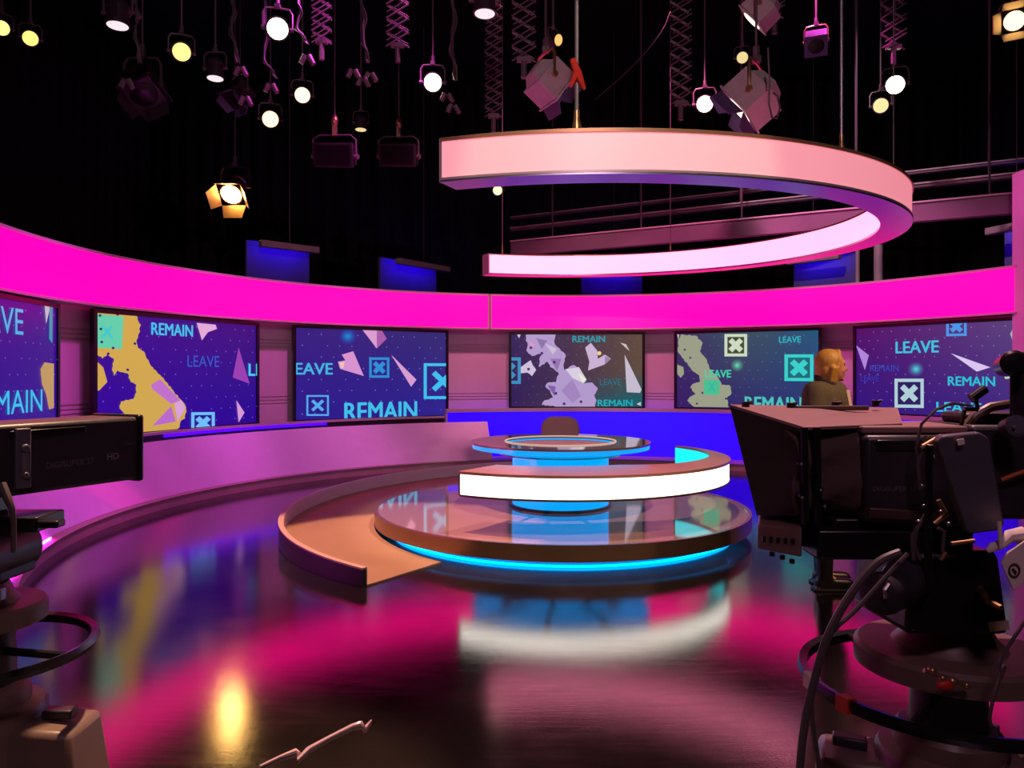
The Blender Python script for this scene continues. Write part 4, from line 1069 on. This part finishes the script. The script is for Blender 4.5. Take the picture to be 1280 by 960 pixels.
# upright pole and tangle of fittings
m = MB(); m.tube([P(1162, 556, 2.02), P(1160, 660, 2.04), P(1160, 735, 2.06)], .010, 8); m.build('upright_pole', M_camgloss, t)
m = MB()
for x, y in ((1152, 608), (1164, 585), (1166, 571), (1155, 633), (1148, 652), (1186, 655), (1176, 640), (1162, 603)):
    q = P(x, y, 2.06); m.sphere(q, .006, 8, 6)
m.build('connector_tip', M_knob, t)
for a, b in (((1173, 625), (1182, 640)), ((1168, 655), (1184, 642)), ((1188, 680), (1218, 676)), ((1176, 700), (1182, 690)), ((1150, 560), (1176, 545))):
    MB().tube([P(*a, 2.05), P(*b, 2.05)], .006, 8).build('metal_bracket', M_brass, t)
m = MB()
for pts, r_ in (([(1150, 600), (1145, 560), (1152, 530), (1170, 512), (1190, 504), (1214, 507)], .004), ([(1158, 545), (1147, 580), (1150, 612)], .005), ([(1142, 700), (1140, 670), (1150, 655), (1160, 640)], .006), ([(1150, 700), (1143, 680), (1146, 662)], .005), ([(1178, 690), (1180, 665), (1172, 660)], .005)):
    m.tube([P(x, y, 2.06) for x, y in pts], r_, 7)
m.build('patch_cable', M_cable, t)
# prompter monitor and rail
m = MB(); m.box((1.08, 2.30, 1.035), (.44, .28, .085)); m.box((1.12, 2.30, 1.085), (.40, .22, .04)); m.build('support_rail', M_camgloss, t, bevel=.008)
def fz(x, y, Y, Y2):
    q = P(x, y, Y2); q.z = P(x, y, Y).z; return q
m = MB(); m.hexa([P(947, 656, 2.28), P(1002, 660, 2.14), P(1002, 697, 2.14), P(947, 686, 2.28)], [fz(950, 656, 2.28, 2.60), fz(1003, 660, 2.14, 2.56), fz(1003, 697, 2.14, 2.56), fz(950, 686, 2.28, 2.60)])
pm = m.build('prompter_monitor', M_ped, t, bevel=.005)
m = MB()
for x in range(955, 1000, 9):
    q = P(x, 673+(x-947)*.09, 2.28-.14*(x-947)/55-.004); m.box(q, (.010, .006, .016))
for x, y in ((965, 690), (978, 694), (990, 699)): m.cyl(P(x, y, 2.2), P(x, y+5, 2.2), .008, n=8)
m.build('monitor_socket', M_camgloss, pm)
# pan head
m = MB()
m.hexa([P(1142, 690, 2.12), P(1250, 690, 2.12), P(1264, 795, 2.12), P(1134, 795, 2.12)], [P(1142, 690, 2.12)+Vector((0, .34, 0)), P(1250, 690, 2.12)+Vector((0, .34, 0)), P(1266, 800, 2.12)+Vector((0, .34, 0)), P(1132, 800, 2.12)+Vector((0, .34, 0))])
hd = m.build('pan_head', M_camgloss, t, bevel=.02)
m = MB(); m.ring((QX, QY, .777), (QX, QY, 2), [(0, .12), (.07, .12), (.08, .10)], 28); m.build('head_base', M_cambody, t)
MB().extrude([P(x, y, 2.113) for x, y in ((1236, 778), (1261, 776), (1262, 787), (1238, 790))], (0, .004, 0)).build('beige_sticker', M_sticker, hd)
m = MB(); q = P(1107, 741, 2.05); m.ring(q, q+Vector((-.75, -.6, .12)), [(-.10, .045), (-.03, .05), (0, .056), (.03, .056), (.045, .05), (.052, .035), (.054, .01)], 26); m.build('drag_wheel', M_cambody, hd)
m = MB(); q = P(1133, 724, 2.10); m.ring(q, q+Vector((-.75, -.6, .12)), [(-.08, .045), (0, .055), (.03, .055), (.045, .047), (.05, .03)], 26); m.build('drag_wheel', M_cambody, hd)
m = MB(); q = P(1104, 736, 1.985); m.tube([P(1111, 730, 1.99), P(1106, 737, 1.985), P(1107, 748, 1.99)], .005, 6); m.build('wheel_mark', M_knob, hd)
m = MB()
for x, y, r_ in ((1165, 839, .012), (1178, 848, .010), (1190, 852, .014), (1208, 857, .009)): m.sphere(P(x, y, 2.03), r_, 10, 8)
m.tube([P(1155, 838, 2.03), P(1185, 848, 2.03), P(1212, 858, 2.03)], .006, 8); m.build('brass_lock', M_brass, hd)
m = MB(); m.sphere(P(1182, 857, 2.025), (.024, .01, .014), 12, 8); m.build('red_lock', M_red, hd)
m = MB(); m.tube([P(1225, 735, 2.1), P(1236, 752, 2.02), P(1252, 760, 1.98)], .008, 8); m.build('yellow_lever', M_brass, hd)
MB().tube([(1.50, 2.25, 1.0), (1.72, 2.05, .93), (1.92, 1.9, .9)], .014, 8).build('pan_handle', M_camgloss, t)

# loose cables by the prompter camera
t = thing('camera_cable', 'two black cables sweeping from the prompter camera down past the steering ring', 'cable', P(1000, 960, 2.0))
def sm(pts, Y, n=8):
    out = []
    for i in range(len(pts)-1):
        p0 = pts[max(i-1, 0)]; p1 = pts[i]; p2 = pts[i+1]; p3 = pts[min(i+2, len(pts)-1)]
        for k in range(n):
            u = k/n
            q = [.5*((2*p1[c])+(-p0[c]+p2[c])*u+(2*p0[c]-5*p1[c]+4*p2[c]-p3[c])*u*u+(-p0[c]+3*p1[c]-3*p2[c]+p3[c])*u**3) for c in (0, 1)]
            out.append(P(q[0], q[1], Y))
    out.append(P(*pts[-1], Y)); return out
MB().tube(sm([(1125, 690), (1095, 705), (1062, 745), (1035, 795), (1018, 850), (1006, 905), (999, 975), (996, 1080), (1010, 1245)], 1.84), .010, 8).build('thick_cable', M_cable, t)
MB().tube(sm([(1135, 692), (1110, 718), (1070, 762), (1040, 790), (1022, 825), (1014, 880), (1024, 960), (1040, 1080), (1030, 1242)], 1.86), .006, 8).build('thin_cable', M_cable, t)
t = thing('thin_black_cable', 'thin black cable with a loop hanging beside the pan head by the frame edge', 'cable', P(1240, 900, 1.95))
MB().tube(sm([(1290, 762), (1272, 790), (1252, 822), (1250, 838), (1256, 832), (1250, 848), (1240, 880), (1238, 905), (1252, 930), (1262, 945), (1256, 975), (1250, 1060), (1252, 1140)], 1.93), .0045, 7).build('cable_run', M_cable, t)

t = thing('paper_tag', 'white paper tag with a small round emblem hanging by the camera body', 'tag', P(1266, 700, 1.92))
m = MB(); m.extrude([P(x, y, 1.90) for x, y in ((1260, 691), (1290, 670), (1290, 722), (1267, 739), (1252, 704))], (.004, .012, 0)); m.build('tag_card', M_white, t, bevel=.002)
m = MB(); m.tube([P(1268+6.5*math.cos(a*PI/8), 713+8*math.sin(a*PI/8), 1.897) for a in range(16)], .0022, 6, True); m.tube([P(1266, 711, 1.897), P(1270, 716, 1.897)], .003, 6); m.build('round_emblem', M_dark, t)
m = MB(); m.tube([P(1234, 689, 1.93), P(1241, 684, 1.93), P(1252, 680, 1.93), P(1262, 670, 1.93), P(1276, 669, 1.93), P(1290, 676, 1.93)], [.006, .012, .012, .016, .022, .022], 10); m.build('white_strap', M_white, t)
m = MB(); m.tube([P(1249, 652, 1.91), P(1251, 684, 1.91)], .005, 8); m.build('white_pin', M_white, t)

# strip of tape on the floor
t = thing('tape_strip', 'thin crumpled shiny strip lying on the floor in front', 'tape', (-.75, 3.1, 0))
def fl(x, y): 
    Y = H*F/(y-YH); return Vector(((x-640)/F*Y, Y, .006))
pts = [(325, 960), (350, 948), (370, 941), (374, 944), (371, 952), (385, 938), (410, 924), (440, 909), (452, 906), (456, 912), (464, 902)]
mm = MB(); pr = [fl(*p) for p in pts]
mm.tube(pr, [.006, .007, .012, .008, .006, .010, .008, .010, .012, .010, .004], 6); mm.build('tape_body', mat('clear_tape', (190, 160, 175), .2, coat=.5), t)

# ------------------------------------------------------------------ the person
M_skin = mat('skin', (226, 158, 122), .5)
M_hair = mat('blonde_hair', (214, 160, 74), .5, noise=.3, nscale=60)
M_jacket = mat('olive_grey_jacket', (104, 94, 78), .85, noise=.25, nscale=30, bump=.3)
M_collar = mat('dark_collar', (52, 44, 50), .85)
M_trous = mat('black_trousers', (30, 28, 32), .8)
M_boot = mat('black_boot_leather', (38, 34, 34), .35)
PX, PY = 2.245, 5.45
def cap(m, a, b, ra, rb=None):
    a = Vector(a); b = Vector(b); rb = ra if rb is None else rb; L = (b-a).length
    pr = [(-ra*math.cos(q*PI/10), max(ra*math.sin(q*PI/10), .0005)) for q in range(0, 6)]
    pr += [(L+rb*math.sin(q*PI/10), max(rb*math.cos(q*PI/10), .0005)) for q in range(0, 6)]
    m.ring(a, b, pr, 14)
def organic(name, m, material, vox, parent=None, smooth_it=6):
    o = m.build(name+'_raw', material, None, smooth=0)
    r = o.modifiers.new('r', 'REMESH'); r.mode = 'VOXEL'; r.voxel_size = vox
    s = o.modifiers.new('s', 'SMOOTH'); s.iterations = smooth_it; s.factor = .5
    dg = bpy.context.evaluated_depsgraph_get(); dg.update()
    me = bpy.data.meshes.new_from_object(o.evaluated_get(dg)); me.name = name
    old = o.data; bpy.data.objects.remove(o); bpy.data.meshes.remove(old)
    me.polygons.foreach_set('use_smooth', [True]*len(me.polygons))
    if not me.materials: me.materials.append(material)
    q = bpy.data.objects.new(name, me); C.objects.link(q)
    if parent is not None: q.parent = parent
    return q
psi = math.radians(-42); fw = Vector((math.cos(psi), math.sin(psi), 0)); sd = Vector((-math.sin(psi), math.cos(psi), 0)); UP = Vector((0, 0, 1))
def B(f, s, z): return fw*f+sd*s+UP*z
HO = Vector((.028, 0, 0))                       # head sits a little forward
def Hd(x, y, z): return HO+Vector((x, y, z))
sh_l, sh_r = B(-.02, .19, 1.375), B(-.02, -.19, 1.375)
el_l, el_r = B(-.04, .27, 1.10), B(-.02, -.27, 1.10)
wr_l, wr_r = B(.17, .16, .98), B(.19, -.14, .98)
hip_l, hip_r = B(0, .085, .90), B(0, -.085, .90)
kn_l, kn_r = B(.04, .09, .49), B(.04, -.09, .49)
an_l, an_r = Vector((-.005, .10, .09)), Vector((-.06, -.08, .09))
m = MB()
m.sphere(Hd(-.012, 0, 1.582), (.094, .074, .098), 20, 14)
m.sphere(Hd(.022, 0, 1.545), (.066, .060, .092), 18, 12)
m.sphere(Hd(.040, 0, 1.497), (.040, .040, .036), 14, 10)
cap(m, Hd(.080, 0, 1.572), Hd(.100, 0, 1.543), .007, .0115)
m.sphere(Hd(.082, 0, 1.512), (.008, .020, .007), 10, 8)
m.sphere(Hd(.078, 0, 1.500), (.008, .018, .007), 10, 8)
m.sphere(Hd(.068, 0, 1.474), (.018, .020, .016), 12, 8)
for s in (-1, 1):
    m.sphere(Hd(-.010, s*.074, 1.555), (.018, .009, .030), 10, 8)
    m.sphere(Hd(.068, s*.030, 1.592), (.012, .022, .007), 10, 8)
    m.sphere(Hd(.054, s*.036, 1.535), (.022, .020, .022), 10, 8)
cap(m, Hd(-.012, 0, 1.50), B(-.01, 0, 1.38), .052, .058)
cap(m, B(0, -.10, 1.32), B(0, .10, 1.32), .10); cap(m, B(0, -.07, 1.12), B(0, .07, 1.12), .095); cap(m, B(0, -.08, .95), B(0, .08, .95), .10)
cap(m, B(0, 0, 1.32), B(0, 0, .95), .115, .11)
for sh_, el, wr, sg in ((sh_l, el_l, wr_l, 1), (sh_r, el_r, wr_r, -1)):
    cap(m, sh_, el, .048, .036); cap(m, el, wr, .036, .026)
    dd = (wr-el).normalized(); palm = wr+dd*.055
    cap(m, wr+dd*.01, palm+dd*.02, .024, .026)
    sidev = sd*(-sg)
    for k, (off, ln) in enumerate(((-.026, .060), (-.009, .072), (.009, .068), (.025, .052))):
        b0 = palm+dd*.03+UP*off; b1 = b0+dd*ln*.55+sidev*.006; b2 = b1+dd*ln*.4+sidev*.022
        cap(m, b0, b1, .0088, .0084); cap(m, b1, b2, .0084, .0075)
    th0 = wr+dd*.03+UP*.022; th1 = th0+dd*.028+UP*.022+sidev*.012; cap(m, th0, th1, .011, .010); cap(m, th1, th1+dd*.030+UP*.004, .010, .0085)
for hp, kn, an in ((hip_l, kn_l, an_l), (hip_r, kn_r, an_r)):
    cap(m, hp, kn, .085, .055); cap(m, kn, an, .053, .036); cap(m, an, an+Vector((.11, 0, -.045)), .036, .030)
person = organic('person', m, M_skin, .0075, None, 4)
person.location = (PX, PY, 0)
tag(person, 'person with blonde bobbed hair in an olive grey jacket standing behind the prompter hood', 'person')
m = MB()
m.sphere(Hd(-.030, 0, 1.594), (.096, .086, .098), 20, 14)
m.sphere(Hd(-.060, 0, 1.53), (.060, .084, .080), 16, 12)
m.sphere(Hd(-.072, 0, 1.475), (.046, .074, .050), 14, 10)
for s in (-1, 1):
    cap(m, Hd(.030, s*.030, 1.668), Hd(.022, s*.070, 1.610), .020, .016); cap(m, Hd(.022, s*.070, 1.610), Hd(-.004, s*.082, 1.54), .018, .016)
    cap(m, Hd(-.004, s*.080, 1.55), Hd(-.024, s*.074, 1.455), .022, .014); cap(m, Hd(-.03, s*.082, 1.55), Hd(-.05, s*.074, 1.44), .024, .014)
organic('hair', m, M_hair, .007, person, 3)
for s in (-1, 1):
    MB().sphere(Hd(.070, s*.031, 1.576), (.009, .012, .006), 10, 8).build('eye', M_camgloss, person, world=False)
MB().sphere(Hd(.086, 0, 1.506), (.006, .017, .006), 10, 8).build('lips', mat('lips', (176, 84, 76), .4), person, world=False)
m = MB()
cap(m, B(-.02, -.13, 1.355), B(-.02, .13, 1.355), .110); cap(m, B(-.03, 0, 1.40), B(-.03, 0, 1.44), .095, .075); cap(m, B(0, 0, 1.33), B(0, 0, .86), .150, .152)
cap(m, B(0, -.10, 1.30), B(0, -.10, .86), .105, .118); cap(m, B(0, .10, 1.30), B(0, .10, .86), .105, .118)
for sh_, el, wr in ((sh_l, el_l, wr_l), (sh_r, el_r, wr_r)):
    cap(m, sh_, el, .092, .078); cap(m, el, wr, .078, .054)
jk = organic('jacket', m, M_jacket, .015, person, 6)
MB().tube([B(.068*math.cos(a), .085*math.sin(a), 1.455-.035*math.cos(a)) for a in [2*PI*i/24 for i in range(24)]], .028, 10, True).build('collar', M_collar, person, world=False)
m = MB(); m.hexa([B(.135, -.035, 1.40), B(.135, .035, 1.40), B(.166, .02, 1.22), B(.166, -.02, 1.22)], [B(.10, -.035, 1.40), B(.10, .035, 1.40), B(.13, .02, 1.22), B(.13, -.02, 1.22)])
m.build('shirt', M_white, person, world=False)
m = MB()
cap(m, B(0, -.07, .90), B(0, .07, .90), .118)
for hp, kn, an in ((hip_l, kn_l, an_l), (hip_r, kn_r, an_r)):
    cap(m, hp, kn, .100, .070); cap(m, kn, an+UP*.12, .070, .056)
organic('trousers', m, M_trous, .012, person, 5)
for an in (an_l, an_r):
    m = MB()
    cap(m, an+UP*.16, an, .060, .054); cap(m, an+Vector((-.02, 0, -.038)), an+Vector((.165, 0, -.048)), .050, .042)
    m.box(an+Vector((.06, 0, -.078)), (.27, .085, .022))
    b = organic('boot', m, M_boot, .010, person, 3)
    MB().box(an+Vector((.06, 0, -.081)), (.285, .092, .018)).build('boot_sole', M_rubber, b, bevel=.006, world=False)

# ------------------------------------------------------------------ studio light
def spot_light(name, loc, target, power, col, deg, blend=.3, rad=.08):
    l = bpy.data.lights.new(name, 'SPOT'); l.energy = power; l.color = col; l.spot_size = math.radians(deg); l.spot_blend = blend; l.shadow_soft_size = rad
    o = bpy.data.objects.new(name, l); C.objects.link(o); o.location = loc
    o.rotation_euler = (Vector(target)-Vector(loc)).to_track_quat('-Z', 'Y').to_euler()
spot_light('warm_key', (-1.2, 6.0, 5.7), (-1.0, 6.42, 0), 1900, (1, .50, .25), 28, .15)
spot_light('rim_key', (1.2, 2.8, 5.2), (.7, 5.8, .1), 700, (1, .62, .38), 24, .4)
spot_light('desk_key', (1.0, 6.4, 5.8), (.5, 7.4, .5), 800, (1, .66, .55), 40, .3)
spot_light('camera_top', (1.6, 3.6, 5.6), (1.2, 2.4, 1.0), 1000, (1, .52, .50), 44, .4)
spot_light('pedestal_top', (-1.25, 4.1, 5.0), (-1.55, 2.5, .3), 2000, (1, .58, .34), 34, .4)
spot_light('person_key', (4.6, 3.4, 4.6), (2.25, 5.45, 1.5), 620, (1, .58, .30), 26, .4)
spot_light('ring_wash', (.6, 1.0, 5.6), (.72, 5.05, 3.05), 330, (1, .80, .50), 25, .1)
spot_light('added_grid_fill', (0, -1.5, 5.6), (.3, 8, 5.4), 420, (1, .70, .78), 70, .6)  # unseen fill, added so the hanging lamp bodies show
spot_light('added_rear_fill', (2.6, 9.6, 7.4), (6.2, 13.0, 3.2), 500, (1, .62, .78), 50, .5)  # unseen fill, added to lighten the posts and rails
spot_light('added_front_fill', (.4, -1.6, 5.2), (.3, 3.2, .9), 170, (1, .55, .78), 80, .8, .4)  # unseen fill behind the viewpoint, added to lift the dark prompter camera
for a, c, p in ((193, (1, .10, .90), 430), (168, (1, .10, .90), 430), (142, (1, .13, .80), 500), (116, (1, .26, .50), 350), (92, (1, .28, .46), 340), (66, (1, .18, .46), 400), (40, (1, .10, .56), 460), (20, (1, .10, .60), 460)):
    a = math.radians(a); ca, sa = math.cos(a), math.sin(a)
    spot_light('added_set_wash', (WX+2.2*ca, WY+2.2*sa, 6.7), (WX+5.7*ca, WY+5.7*sa, 1.5), p*1.7, c, 46, .6, .15)  # unseen washes, added to brighten the wall panels and slanted counter
w = bpy.data.worlds.new('world'); bpy.context.scene.world = w; w.use_nodes = True
w.node_tree.nodes['Background'].inputs[0].default_value = (0, 0, 0, 1)
w.node_tree.nodes['Background'].inputs[1].default_value = 0
sc = bpy.context.scene
sc.view_settings.view_transform = 'Standard'; sc.view_settings.look = 'None'; sc.view_settings.gamma = 1; sc.view_settings.exposure = 0
sc.view_settings.use_curve_mapping = False
